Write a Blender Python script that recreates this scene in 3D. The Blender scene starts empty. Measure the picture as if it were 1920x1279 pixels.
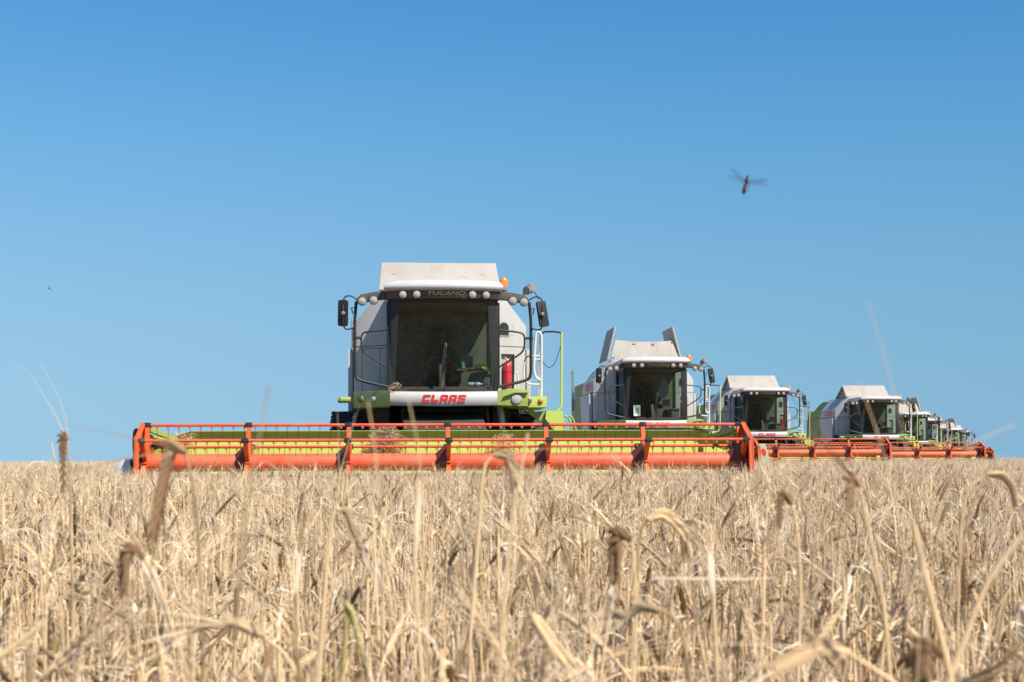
import bpy, bmesh, math, random
import numpy as np
from mathutils import Vector, Matrix

sc = bpy.context.scene
R = math.radians

# ------------------------------------------------------------------ camera, sky, sun, exposure
HC = 0.95                                   # lens height above the ground
F = 50 / 36 * 1920                          # focal length in photo pixels
cam_d = bpy.data.cameras.new('camera')
cam = bpy.data.objects.new('camera', cam_d)
sc.collection.objects.link(cam)
cam.location = (0, 0, HC)
cam.rotation_euler = (Matrix.Rotation(R(90), 4, 'X') @ Matrix.Rotation(R(-0.22), 4, 'Z')).to_euler()
cam_d.lens = 50; cam_d.sensor_width = 36; cam_d.sensor_fit = 'HORIZONTAL'
cam_d.shift_y = 223.5 / 1920
cam_d.clip_start = 0.05; cam_d.clip_end = 12000
cam_d.dof.use_dof = True; cam_d.dof.focus_distance = 21.0; cam_d.dof.aperture_fstop = 12.0
sc.camera = cam

SUN_EL, SUN_AZ = R(50), R(45)               # azimuth from the direction of the viewer towards the right
sdir = Vector((math.sin(SUN_AZ) * math.cos(SUN_EL), -math.cos(SUN_AZ) * math.cos(SUN_EL), math.sin(SUN_EL)))
EXPO = 0.43
w = bpy.data.worlds.new('World'); sc.world = w; w.use_nodes = True
wn = w.node_tree.nodes; wl = w.node_tree.links
sky = wn.new('ShaderNodeTexSky'); sky.sky_type = 'NISHITA'; sky.sun_disc = False
sky.sun_elevation = SUN_EL; sky.sun_rotation = R(90) - math.atan2(sdir.y, sdir.x)
sky.air_density = 1.5; sky.dust_density = 0.0; sky.ozone_density = 3.0
def wmath(op, a, b=None):
    q = wn.new('ShaderNodeMath'); q.operation = op
    for k, v in enumerate((a, b)):
        if v is None: continue
        if isinstance(v, (int, float)): q.inputs[k].default_value = v
        else: wl.new(v, q.inputs[k])
    return q.outputs[0]
# dry clear air: the sky keeps its blue down to the horizon, so the elevation it is read at is re-scaled
tcw = wn.new('ShaderNodeTexCoord'); sx = wn.new('ShaderNodeSeparateXYZ'); cx = wn.new('ShaderNodeCombineXYZ'); wl.new(tcw.outputs['Generated'], sx.inputs[0])
zc = wmath('MAXIMUM', sx.outputs[2], 0.0)
zz = wmath('MINIMUM', wmath('ADD', wmath('MULTIPLY', wmath('MULTIPLY', zc, zc), 1.5), 0.1), 0.995)
hs = wmath('SQRT', wmath('DIVIDE', wmath('SUBTRACT', 1.0, wmath('MULTIPLY', zz, zz)), wmath('MAXIMUM', wmath('SUBTRACT', 1.0, wmath('MULTIPLY', zc, zc)), 1e-4)))
wl.new(wmath('MULTIPLY', sx.outputs[0], hs), cx.inputs[0]); wl.new(wmath('MULTIPLY', sx.outputs[1], hs), cx.inputs[1]); wl.new(zz, cx.inputs[2])
wl.new(cx.outputs[0], sky.inputs[0])
sep = wn.new('ShaderNodeSeparateColor'); com = wn.new('ShaderNodeCombineColor'); wl.new(sky.outputs[0], sep.inputs[0])
for ch, (p_, g_) in enumerate(((1.80, 0.83), (1.12, 0.80), (0.90, 1.08))):              # colour response
    wl.new(wmath('MULTIPLY', wmath('POWER', wmath('MULTIPLY', sep.outputs[ch], 0.1), p_), g_ * 10 / 2 ** EXPO), com.inputs[ch])
wl.new(com.outputs[0], wn['Background'].inputs[0]); wn['Background'].inputs[1].default_value = 0.1
sun_d = bpy.data.lights.new('sun', 'SUN'); sun_d.energy = 5.0; sun_d.angle = R(0.53); sun_d.color = (1.0, 0.95, 0.87)
sun = bpy.data.objects.new('sun', sun_d); sc.collection.objects.link(sun)
sun.rotation_euler = sdir.to_track_quat('Z', 'Y').to_euler(); sun.location = (20, -20, 40)
sc.view_settings.view_transform = 'Standard'; sc.view_settings.look = 'None'
sc.view_settings.exposure = EXPO; sc.view_settings.gamma = 1.0; sc.view_settings.use_curve_mapping = False
sc.render.engine = 'CYCLES'
sc.cycles.max_bounces = 8; sc.cycles.transparent_max_bounces = 16

# ------------------------------------------------------------------ materials
def new_mat(name):
    m = bpy.data.materials.new(name); m.use_nodes = True
    nt = m.node_tree
    return m, nt, nt.nodes['Principled BSDF'], nt.nodes['Material Output']

def node(nt, typ, **kw):
    n = nt.nodes.new(typ)
    for k, v in kw.items():
        if k in ('op', 'operation'): n.operation = v
        elif hasattr(n, k) and not k.startswith('i_'): setattr(n, k, v)
    return n

def c4(c): return (c[0], c[1], c[2], 1)

def paint(name, col, dirt=(0.42, 0.33, 0.22), amount=0.35, rough=0.42, metal=0.0, streak=True, coat=0.0):
    """Enamel with patchy field dust and runs."""
    m, nt, b, o = new_mat(name)
    tc = node(nt, 'ShaderNodeTexCoord')
    mp = node(nt, 'ShaderNodeMapping'); mp.inputs['Scale'].default_value = (3, 3, 0.7) if streak else (2, 2, 2)
    nt.links.new(tc.outputs['Object'], mp.inputs[0])
    n1 = node(nt, 'ShaderNodeTexNoise'); n1.inputs['Scale'].default_value = 0.9; n1.inputs['Detail'].default_value = 7; n1.inputs['Roughness'].default_value = 0.65
    nt.links.new(mp.outputs[0], n1.inputs['Vector'])
    n2 = node(nt, 'ShaderNodeTexNoise'); n2.inputs['Scale'].default_value = 14; n2.inputs['Detail'].default_value = 5
    nt.links.new(tc.outputs['Object'], n2.inputs['Vector'])
    mul = node(nt, 'ShaderNodeMath', op='MULTIPLY_ADD'); nt.links.new(n2.outputs[0], mul.inputs[0]); mul.inputs[1].default_value = 0.22; nt.links.new(n1.outputs[0], mul.inputs[2])
    mr = node(nt, 'ShaderNodeMapRange'); mr.inputs['From Min'].default_value = 0.38; mr.inputs['From Max'].default_value = 0.85; mr.inputs['To Max'].default_value = amount
    nt.links.new(mul.outputs[0], mr.inputs[0])
    mx = node(nt, 'ShaderNodeMix', data_type='RGBA')
    mx.inputs[6].default_value = c4(col); mx.inputs[7].default_value = c4(dirt)
    nt.links.new(mr.outputs[0], mx.inputs[0]); nt.links.new(mx.outputs[2], b.inputs['Base Color'])
    rr = node(nt, 'ShaderNodeMapRange'); rr.inputs['To Min'].default_value = rough; rr.inputs['To Max'].default_value = min(1, rough + 0.35)
    nt.links.new(mr.outputs[0], rr.inputs[0]); nt.links.new(rr.outputs[0], b.inputs['Roughness'])
    b.inputs['Metallic'].default_value = metal
    return m

def straw(name, col, var=0.35, trans=0.18):
    m, nt, b, o = new_mat(name)
    oi = node(nt, 'ShaderNodeObjectInfo'); tc = node(nt, 'ShaderNodeTexCoord')
    nz = node(nt, 'ShaderNodeTexNoise'); nz.inputs['Scale'].default_value = 22; nz.inputs['Detail'].default_value = 3
    nt.links.new(tc.outputs['Object'], nz.inputs['Vector'])
    ad = node(nt, 'ShaderNodeMath', op='ADD'); nt.links.new(oi.outputs['Random'], ad.inputs[0]); nt.links.new(nz.outputs[0], ad.inputs[1])
    cr = node(nt, 'ShaderNodeValToRGB')
    e = cr.color_ramp.elements
    lo = [c * (1 - var) for c in col]; hi = [c * min(1 + var * 0.6, 0.92 / max(col)) for c in col]
    e[0].position = 0.3; e[0].color = c4((lo[0], lo[1] * 0.96, lo[2] * 0.9))
    e[1].position = 1.25 / 1.6; e[1].color = c4(hi)
    md = e.new(0.55); md.color = c4(col)
    sc_ = node(nt, 'ShaderNodeMath', op='MULTIPLY'); sc_.inputs[1].default_value = 1 / 1.6
    nt.links.new(ad.outputs[0], sc_.inputs[0]); nt.links.new(sc_.outputs[0], cr.inputs[0])
    nt.links.new(cr.outputs[0], b.inputs['Base Color'])
    b.inputs['Roughness'].default_value = 0.7; b.inputs['Specular IOR Level'].default_value = 0.12
    tr = node(nt, 'ShaderNodeBsdfTranslucent'); nt.links.new(cr.outputs[0], tr.inputs[0])
    ms = node(nt, 'ShaderNodeMixShader'); ms.inputs[0].default_value = trans
    nt.links.new(b.outputs[0], ms.inputs[1]); nt.links.new(tr.outputs[0], ms.inputs[2]); nt.links.new(ms.outputs[0], o.inputs[0])
    return m

def glass(name, tint, refl=0.6):
    m, nt, b, o = new_mat(name)
    nt.nodes.remove(b)
    t = node(nt, 'ShaderNodeBsdfTransparent'); t.inputs[0].default_value = c4(tint)
    g = node(nt, 'ShaderNodeBsdfGlossy'); g.inputs['Roughness'].default_value = 0.03; g.inputs[0].default_value = (refl, refl, refl, 1)
    fr = node(nt, 'ShaderNodeFresnel'); ge = node(nt, 'ShaderNodeNewGeometry')                 # thin pane: same reflectance from both faces
    io = node(nt, 'ShaderNodeMapRange'); io.inputs['To Min'].default_value = 1.45; io.inputs['To Max'].default_value = 1/1.45
    nt.links.new(ge.outputs['Backfacing'], io.inputs[0]); nt.links.new(io.outputs[0], fr.inputs[0])
    d = node(nt, 'ShaderNodeBsdfDiffuse'); d.inputs[0].default_value = (0.5, 0.42, 0.3, 1)       # film of dust
    tc = node(nt, 'ShaderNodeTexCoord')
    nz = node(nt, 'ShaderNodeTexNoise'); nz.inputs['Scale'].default_value = 14; nz.inputs['Detail'].default_value = 9
    nt.links.new(tc.outputs['Object'], nz.inputs['Vector'])
    mr = node(nt, 'ShaderNodeMapRange'); mr.inputs['From Min'].default_value = 0.45; mr.inputs['From Max'].default_value = 0.8; mr.inputs['To Max'].default_value = 0.03
    nt.links.new(nz.outputs[0], mr.inputs[0])
    m1 = node(nt, 'ShaderNodeMixShader'); nt.links.new(fr.outputs[0], m1.inputs[0]); nt.links.new(t.outputs[0], m1.inputs[1]); nt.links.new(g.outputs[0], m1.inputs[2])
    m2 = node(nt, 'ShaderNodeMixShader'); nt.links.new(mr.outputs[0], m2.inputs[0]); nt.links.new(m1.outputs[0], m2.inputs[1]); nt.links.new(d.outputs[0], m2.inputs[2])
    nt.links.new(m2.outputs[0], o.inputs[0])
    return m

M = {}
M['white'] = paint('dusty_white_paint', (0.55, 0.535, 0.505), (0.42, 0.34, 0.265), 0.45, 0.4)
M['lidwhite'] = paint('lid_white_paint', (0.455, 0.415, 0.36), (0.35, 0.285, 0.21), 0.85, 0.55)
M['roofwhite'] = paint('roof_white_paint', (0.57, 0.55, 0.52), (0.44, 0.34, 0.27), 0.45, 0.35)
M['green'] = paint('seed_green_paint', (0.31, 0.41, 0.055), (0.40, 0.36, 0.19), 0.45, 0.4)
M['palegreen'] = paint('dusty_pale_green', (0.36, 0.43, 0.22), (0.5, 0.46, 0.32), 0.6, 0.6)
M['hoodgreen'] = paint('dusty_hood_green', (0.25, 0.32, 0.05), (0.36, 0.33, 0.19), 0.6, 0.5)
M['lime'] = paint('header_green_paint', (0.50, 0.62, 0.09), (0.60, 0.60, 0.28), 0.30, 0.45)
M['shadered'] = paint('reel_red_in_shade', (0.13, 0.02, 0.016), (0.2, 0.1, 0.06), 0.4, 0.7)  # reel stiffeners: their shade is put into the colour as a darkened red
M['red'] = paint('reel_red_paint', (0.78, 0.080, 0.026), (0.55, 0.22, 0.10), 0.6, 0.45, streak=False)
M['orange'] = paint('reel_orange_paint', (0.74, 0.10, 0.018), (0.60, 0.2, 0.07), 0.35, 0.38, streak=False)
M['black'] = paint('black_plastic', (0.014, 0.014, 0.014), (0.12, 0.10, 0.075), 0.16, 0.5, streak=False)
M['dark'] = paint('dark_chassis', (0.03, 0.028, 0.024), (0.14, 0.11, 0.075), 0.5, 0.7)
M['visor'] = paint('visor_grey_plastic', (0.045, 0.042, 0.04), (0.25, 0.2, 0.15), 0.45, 0.5, streak=False)
M['steel'] = paint('worn_steel', (0.45, 0.44, 0.42), (0.3, 0.24, 0.17), 0.4, 0.4, 0.6)
M['rail'] = paint('white_rail', (0.72, 0.71, 0.68), (0.5, 0.42, 0.3), 0.3, 0.4)
M['lamp'] = paint('lamp_lens', (0.52, 0.50, 0.47), (0.5, 0.4, 0.3), 0.5, 0.12)
M['lampdark'] = paint('lamp_dark', (0.10, 0.08, 0.07), (0.3, 0.2, 0.15), 0.3, 0.2)
M['amber'] = paint('amber_lens', (0.85, 0.22, 0.01), (0.7, 0.35, 0.1), 0.15, 0.12)
M['grey'] = paint('grey_plastic', (0.22, 0.21, 0.2), (0.4, 0.34, 0.27), 0.4, 0.55)
M['recess'] = paint('recess_beige', (0.40, 0.36, 0.29), (0.3, 0.25, 0.18), 0.4, 0.6)
M['interior'] = paint('cab_lining', (0.13, 0.118, 0.10), (0.18, 0.155, 0.12), 0.4, 0.8)
M['seat'] = paint('seat_cloth', (0.03, 0.03, 0.033), (0.10, 0.09, 0.08), 0.3, 0.9)
M['rubber'] = paint('tyre_rubber', (0.022, 0.022, 0.023), (0.15, 0.12, 0.09), 0.35, 0.8)
M['extred'] = paint('extinguisher_red', (0.62, 0.02, 0.03), (0.4, 0.12, 0.1), 0.15, 0.3)
M['logored'] = paint('logo_red', (0.66, 0.02, 0.02), (0.5, 0.15, 0.12), 0.2, 0.4)
M['tan'] = paint('tan_lettering', (0.16, 0.115, 0.06), (0.14, 0.1, 0.07), 0.3, 0.5)
M['faint'] = paint('faded_lettering', (0.45, 0.45, 0.45), (0.6, 0.55, 0.5), 0.3, 0.5)
M['seam'] = paint('panel_gap', (0.03, 0.03, 0.03), (0.1, 0.08, 0.06), 0.3, 0.8)
M['paper'] = paint('white_paper', (0.72, 0.74, 0.70), (0.6, 0.58, 0.5), 0.2, 0.8)
M['papergreen'] = paint('printed_green', (0.2, 0.36, 0.3), (0.3, 0.4, 0.35), 0.2, 0.8)
M['cloth'] = paint('pale_blue_cloth', (0.24, 0.29, 0.30), (0.16, 0.19, 0.2), 0.4, 0.85)
M['jacket'] = paint('work_jacket', (0.09, 0.11, 0.10), (0.14, 0.14, 0.12), 0.4, 0.9)
M['bottle'] = paint('bottle_plastic', (0.45, 0.58, 0.66), (0.2, 0.4, 0.5), 0.3, 0.1)
M['bottlegreen'] = paint('green_plastic', (0.10, 0.45, 0.22), (0.2, 0.5, 0.3), 0.3, 0.15)
M['yellowgreen'] = paint('lime_packet', (0.42, 0.52, 0.06), (0.5, 0.5, 0.2), 0.3, 0.4)
M['blue'] = paint('blue_label', (0.05, 0.12, 0.5), (0.1, 0.2, 0.5), 0.2, 0.4)
M['glass'] = glass('windshield_glass', (0.66, 0.68, 0.62))
M['sideglass'] = glass('side_glass', (0.60, 0.80, 0.72))
M['stem'] = straw('straw_stem', (0.79, 0.57, 0.32), 0.62)
M['ear'] = straw('barley_ear', (0.62, 0.445, 0.25), 0.6)
M['eardark'] = straw('weathered_ear', (0.30, 0.18, 0.095), trans=0.1)
M['awn'] = straw('barley_awn', (0.84, 0.665, 0.445), 0.5)
M['leaf'] = straw('dry_leaf', (0.85, 0.71, 0.52), 0.45, trans=0.25)
M['greenish'] = straw('green_stem', (0.58, 0.50, 0.19))
M['skin'] = paint('skin', (0.42, 0.22, 0.15), (0.4, 0.22, 0.15), 0.1, 0.6)
M['shirt'] = paint('dark_shirt', (0.07, 0.045, 0.04), (0.1, 0.07, 0.06), 0.3, 0.85)
M['trousers'] = paint('dark_trousers', (0.045, 0.05, 0.065), (0.1, 0.08, 0.07), 0.3, 0.85)
M['hair'] = paint('dark_hair', (0.02, 0.015, 0.012), (0.04, 0.03, 0.02), 0.2, 0.7)
M['insect'] = paint('insect_brown', (0.045, 0.018, 0.012), (0.25, 0.1, 0.06), 0.5, 0.4, streak=False)
M['insectdark'] = paint('insect_dark', (0.02, 0.012, 0.025), (0.05, 0.03, 0.05), 0.3, 0.4, streak=False)
def wing_mat():
    m, nt, b, o = new_mat('insect_wing')
    t = node(nt, 'ShaderNodeBsdfTransparent'); b.inputs['Base Color'].default_value = (0.12, 0.12, 0.14, 1); b.inputs['Roughness'].default_value = 0.3
    ms = node(nt, 'ShaderNodeMixShader'); ms.inputs[0].default_value = 0.22
    nt.links.new(t.outputs[0], ms.inputs[1]); nt.links.new(b.outputs[0], ms.inputs[2]); nt.links.new(ms.outputs[0], o.inputs[0])
    return m
M['wing'] = wing_mat()
def ground_mat():
    m, nt, b, o = new_mat('soil_and_litter')
    tc = node(nt, 'ShaderNodeTexCoord')
    a = node(nt, 'ShaderNodeTexNoise'); a.inputs['Scale'].default_value = 9; a.inputs['Detail'].default_value = 9; nt.links.new(tc.outputs['Object'], a.inputs['Vector'])
    cr = node(nt, 'ShaderNodeValToRGB'); e = cr.color_ramp.elements
    e[0].position = 0.35; e[0].color = (0.10, 0.068, 0.042, 1); e[1].position = 0.7; e[1].color = (0.46, 0.33, 0.19, 1)
    nt.links.new(a.outputs[0], cr.inputs[0]); nt.links.new(cr.outputs[0], b.inputs['Base Color']); b.inputs['Roughness'].default_value = 0.95
    bp = node(nt, 'ShaderNodeBump'); bp.inputs['Strength'].default_value = 0.6; nt.links.new(a.outputs[0], bp.inputs['Height']); nt.links.new(bp.outputs[0], b.inputs['Normal'])
    return m
M['ground'] = ground_mat()
def canopy_mat():
    m, nt, b, o = new_mat('distant_barley')
    tc = node(nt, 'ShaderNodeTexCoord')
    a = node(nt, 'ShaderNodeTexNoise'); a.inputs['Scale'].default_value = 1.5; a.inputs['Detail'].default_value = 12; a.inputs['Roughness'].default_value = 0.75; nt.links.new(tc.outputs['Object'], a.inputs['Vector'])
    cr = node(nt, 'ShaderNodeValToRGB'); e = cr.color_ramp.elements
    e[0].position = 0.3; e[0].color = (0.42, 0.33, 0.21, 1); e[1].position = 0.65; e[1].color = (0.70, 0.56, 0.38, 1)
    nt.links.new(a.outputs[0], cr.inputs[0]); nt.links.new(cr.outputs[0], b.inputs['Base Color']); b.inputs['Roughness'].default_value = 0.9
    bp = node(nt, 'ShaderNodeBump'); bp.inputs['Strength'].default_value = 0.8; bp.inputs['Distance'].default_value = 0.1
    nt.links.new(a.outputs[0], bp.inputs['Height']); nt.links.new(bp.outputs[0], b.inputs['Normal'])
    return m
M['canopy'] = canopy_mat()

# ------------------------------------------------------------------ mesh building
class MB:
    def __init__(s): s.v = []; s.f = []; s.m = []
    def add(s, vs, fs, mi=0):
        o = len(s.v); s.v += [tuple(p) for p in vs]
        s.f += [tuple(i + o for i in f) for f in fs]; s.m += [mi] * len(fs); return s
    def box(s, x0, x1, y0, y1, z0, z1, mi=0, mat=None):
        p = [Vector(q) for q in ((x0,y0,z0),(x1,y0,z0),(x1,y1,z0),(x0,y1,z0),(x0,y0,z1),(x1,y0,z1),(x1,y1,z1),(x0,y1,z1))]
        if mat is not None: p = [mat @ q for q in p]
        return s.add(p, [(0,3,2,1),(4,5,6,7),(0,1,5,4),(1,2,6,5),(2,3,7,6),(3,0,4,7)], mi)
    def prism(s, poly, axis, a0, a1, mi=0, fn=None):
        """Extrude poly along axis: x -> (y,z), y -> (x,z), z -> (x,y)."""
        def mk(p, a): return {'x': (a, p[0], p[1]), 'y': (p[0], a, p[1]), 'z': (p[0], p[1], a)}[axis]
        n = len(poly)
        area = sum(poly[i][0] * poly[(i+1) % n][1] - poly[(i+1) % n][0] * poly[i][1] for i in range(n))
        if area < 0: poly = poly[::-1]
        vs = [mk(p, a0) for p in poly] + [mk(p, a1) for p in poly]
        if fn: vs = [fn(*p) for p in vs]
        fs = [tuple(range(n)), tuple(range(2*n-1, n-1, -1))] + [(i, i+n, (i+1) % n + n, (i+1) % n) for i in range(n)]
        return s.add(vs, fs, mi)
    def tube(s, pts, r, n=8, mi=0, closed=False, caps=True, flat=1.0):
        P = [Vector(p) for p in pts]; k = len(P)
        rs = r if isinstance(r, (list, tuple)) else [r] * k
        T = []
        for i in range(k):
            a = P[(i-1) % k] if (closed or i > 0) else P[i]; b = P[(i+1) % k] if (closed or i < k-1) else P[i]
            t = b - a; T.append(t.normalized() if t.length > 1e-9 else Vector((0,0,1)))
        u = T[0].orthogonal().normalized(); vs = []
        for i in range(k):
            u = (u - T[i] * u.dot(T[i]));  u = u.normalized() if u.length > 1e-6 else T[i].orthogonal().normalized()
            w_ = T[i].cross(u)
            for j in range(n):
                a = 2 * math.pi * j / n
                vs.append(P[i] + (u * math.cos(a) + w_ * math.sin(a) * flat) * rs[i])
        fs = []
        for i in range(k if closed else k-1):
            for j in range(n):
                a, b = i*n + j, i*n + (j+1) % n; c, d = ((i+1) % k)*n + (j+1) % n, ((i+1) % k)*n + j
                fs.append((a, b, c, d))
        if caps and not closed:
            fs.append(tuple(range(n-1, -1, -1))); fs.append(tuple((k-1)*n + j for j in range(n)))
        return s.add(vs, fs, mi)
    def lathe(s, prof, c, axis=(0,0,1), n=20, mi=0):
        """prof: list of (radius, height along axis)."""
        ax = Vector(axis).normalized(); c = Vector(c); u = ax.orthogonal().normalized(); v = ax.cross(u); vs = []
        for r, h in prof:
            for j in range(n):
                a = 2*math.pi*j/n; vs.append(c + ax*h + (u*math.cos(a) + v*math.sin(a))*max(r, 1e-4))
        fs = [(i*n+j, i*n+(j+1) % n, (i+1)*n+(j+1) % n, (i+1)*n+j) for i in range(len(prof)-1) for j in range(n)]
        fs += [tuple(range(n-1, -1, -1)), tuple((len(prof)-1)*n+j for j in range(n))]
        return s.add(vs, fs, mi)
    def strip(s, pts, wds, side, mi=0):
        """Ribbon along pts with half widths and a side vector per point."""
        vs = []
        for p, w_, sd in zip(pts, wds, side): vs += [Vector(p) - sd*w_, Vector(p) + sd*w_]
        return s.add(vs, [(2*i, 2*i+1, 2*i+3, 2*i+2) for i in range(len(pts)-1)], mi)
    def mesh(s, name, mats, bevel=0, smooth=35):
        me = bpy.data.meshes.new(name); me.from_pydata(s.v, [], s.f)
        for k in ([mats] if isinstance(mats, str) else mats): me.materials.append(M[k])
        me.polygons.foreach_set('material_index', s.m)
        if bevel:
            bm = bmesh.new(); bm.from_mesh(me)
            bmesh.ops.remove_doubles(bm, verts=bm.verts, dist=1e-5)
            ed = [e for e in bm.edges if len(e.link_faces) == 2 and e.calc_face_angle(0) > R(25)]
            bmesh.ops.bevel(bm, geom=ed, offset=bevel, segments=2, profile=0.7, affect='EDGES', clamp_overlap=True)
            bm.to_mesh(me); bm.free()
        if smooth:
            me.polygons.foreach_set('use_smooth', [True] * len(me.polygons)); me.set_sharp_from_angle(angle=R(smooth))
        me.update(); return me

def fillet(pts, r, n=4, closed=False):
    P = [Vector(p) for p in pts]; out = []; k = len(P)
    for i, p in enumerate(P):
        if not closed and i in (0, k-1): out.append(p); continue
        a, b = P[i-1], P[(i+1) % k]
        ra = min(r, (a-p).length*0.48); rb = min(r, (b-p).length*0.48)
        q0 = p + (a-p).normalized()*ra; q1 = p + (b-p).normalized()*rb
        for j in range(n+1):
            t = j/n; out.append(q0*(1-t)**2 + p*2*t*(1-t) + q1*t*t)
    return out

def smooth_path(pts, n=6):
    """Catmull-Rom through pts."""
    P = [Vector(p) for p in pts]; P = [P[0]*2 - P[1]] + P + [P[-1]*2 - P[-2]]; out = []
    for i in range(1, len(P)-2):
        for j in range(n):
            t = j/n; a, b, c, d = P[i-1], P[i], P[i+1], P[i+2]
            out.append(0.5*((2*b) + (c-a)*t + (2*a-5*b+4*c-d)*t*t + (3*b-a-3*c+d)*t**3))
    out.append(P[-2]); return out

COL = sc.collection
def thing(name, label, cat, loc=(0,0,0), rz=0, group=None, mesh=None):
    o = bpy.data.objects.new(name, mesh); COL.objects.link(o)
    o.location = loc; o.rotation_euler = (0, 0, rz); o['label'] = label; o['category'] = cat
    if group: o['group'] = group
    return o
def part(name, me, parent, label=None):
    o = bpy.data.objects.new(name, me); COL.objects.link(o); o.parent = parent
    if label: o['label'] = label
    return o
def setting(name, me, kind='structure'):
    o = bpy.data.objects.new(name, me); COL.objects.link(o); o['kind'] = kind; return o
CACHE = {}
def K(key, fn):
    if key not in CACHE: CACHE[key] = fn()
    return CACHE[key]

# ------------------------------------------------------------------ lettering
BLOCK = {'C': [[(0,0),(.98,0),(.98,.32),(.36,.32),(.36,.68),(.98,.68),(.98,1),(.12,1),(0,.88)]],
 'L': [[(0,0),(.95,0),(.95,.32),(.36,.32),(.36,1),(0,1)]],
 'A': [[(0,0),(.34,0),(.34,1),(.14,1),(0,.86)], [(.64,0),(.98,0),(.98,.86),(.84,1),(.64,1)], [(.34,.72),(.64,.72),(.64,1),(.34,1)], [(.34,.24),(.64,.24),(.64,.48),(.34,.48)]],
 'S': [[(0,0),(.98,0),(.98,.6),(.36,.6),(.36,.74),(.98,.74),(.98,1),(0,1),(0,.42),(.62,.42),(.62,.26),(0,.26)]]}
def block_word(word, width, height, shear=0.22):
    tot = len(word)*0.98 + (len(word)-1)*0.16; out = []; x = -tot/2
    for ch in word:
        for poly in BLOCK[ch]:
            out.append([((px + x + shear*(py-0.5))*width/tot, (py-0.5)*height) for px, py in poly])
        x += 1.14
    return out
def font_mesh(txt, size, sx=1.0, shear=0.0, ext=0.003, mat='tan', off=0.0):
    cu = bpy.data.curves.new('lettering', 'FONT'); cu.body = txt; cu.size = size; cu.shear = shear; cu.extrude = ext
    cu.align_x = 'CENTER'; cu.align_y = 'CENTER'; cu.offset = off
    ob = bpy.data.objects.new('tmp', cu); me = bpy.data.meshes.new_from_object(ob)
    bpy.data.objects.remove(ob); bpy.data.curves.remove(cu)
    for v in me.vertices: v.co = (v.co.x*sx, -v.co.z, v.co.y)      # upright, facing -y
    me.materials.clear(); me.materials.append(M[mat]); return me
def shift(me, dx, dy, dz):
    me.transform(Matrix.Translation((dx, dy, dz))); return me

# ------------------------------------------------------------------ the combine harvester
# local frame: x to the viewer's right, y away from the viewer, z up; origin on the ground under the tank's front
def bump_y(x): return -1.84 - 0.13*(1 - (x/0.9)**2)
def wind_y(x, z=3): return -1.70 - 0.12*(1 - (x/0.9)**2) - 0.07*(z-2.9)

def m_tank_core():
    b = MB()
    prof = [(-1.5,2.1),(1.5,2.1),(1.5,3.44),(1.14,3.86),(1.02,4.0),(-1.02,4.0),(-1.14,3.86),(-1.5,3.44)]
    b.prism(prof, 'y', 0.105, 2.9, 0, lambda x, y, z: Vector((x, y + (back_set(x) if y < 1 else 0), z)))
    return b.mesh('grain_tank', 'white', 0.02)
def back_set(x):                                                     # the tank's front corners are set back
    return max(0, abs(x) - .86)*.55
def facet(x, y, z): return Vector((x, y + back_set(x), z))
FROT = math.atan(.55)
def m_front_panels():
    b = MB()
    b.prism([(.86,2.14),(1.11,2.14),(1.11,2.89),(1.36,2.89),(1.36,2.14),(1.57,2.14),(1.57,3.44),(1.20,3.88),(1.07,4.02),(.86,4.02)], 'y', 0, .10, 0, facet)
    b.prism([(-1.57,2.14),(-.86,2.14),(-.86,4.02),(-1.07,4.02),(-1.20,3.88),(-1.57,3.44)], 'y', 0, .10, 0, facet)
    b.box(-.86, .86, 0.0, 0.10, 2.14, 4.02)
    return b.mesh('front_panel', 'white', 0.012)
def m_recess():
    b = MB(); b.prism([(1.112,2.142),(1.358,2.142),(1.358,2.888),(1.112,2.888)], 'y', .09, .13, 0, facet)
    return b.mesh('recess_back', 'recess')
SEAMS = [(-1.57,-.9,3.025,3.037),(.9,1.57,3.025,3.037),(-1.45,-.98,2.98,2.99),(-1.424,-1.416,2.14,2.975),(-1.094,-1.086,2.14,3.0),(1.036,1.044,3.05,3.98)]
def m_seam(q):
    def fn():
        b = MB(); x0, x1, z0, z1 = q; b.prism([(x0,z0),(x1,z0),(x1,z1),(x0,z1)], 'y', -.003, .01, 0, facet)
        return b.mesh('panel_seam', 'seam')
    return fn
def m_arch_window():
    b = MB()
    def arch(cx, z0, w_, h):
        p = [(cx-w_, z0), (cx+w_, z0), (cx+w_, z0+h-w_)]
        return p + [(cx+w_*math.cos(a), z0+h-w_+w_*math.sin(a)) for a in [math.pi*i/10 for i in range(1, 10)]] + [(cx-w_, z0+h-w_)]
    b.prism(arch(1.16, 3.20, .105, .27), 'y', -.006, .02, 0, facet)
    b.prism(arch(1.165, 3.235, .082, .225), 'y', -.010, .02, 1, facet)
    return b.mesh('arch_window', ['grey', 'black'])
def number_mesh():
    me = font_mesh('3', .30, .7, 0, .002, 'faint', -.004); me.transform(Matrix.Translation((1.335, back_set(1.335)-.004, 3.32)) @ Matrix.Rotation(FROT, 4, 'Z')); return me
def m_side_panel(s):
    def fn():
        b = MB(); x0, x1 = s*1.60, s*1.68
        b.prism([(2.15,1.25),(2.35,2.1),(2.7,3.0),(.48,3.0),(.48,1.25)], 'x', x0, x1, 0)
        b.prism([(2.155,1.25),(4.9,1.25),(5.0,2.2),(4.95,3.0),(2.705,3.0),(2.355,2.1)], 'x', x0, x1, 1)
        b.box(min(x0, s*1.5), max(x0, s*1.5), .50, 4.8, 1.4, 2.95, 2)
        return b.mesh('side_panel', ['white', 'hoodgreen', 'dark'], 0.012)
    return fn
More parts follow.
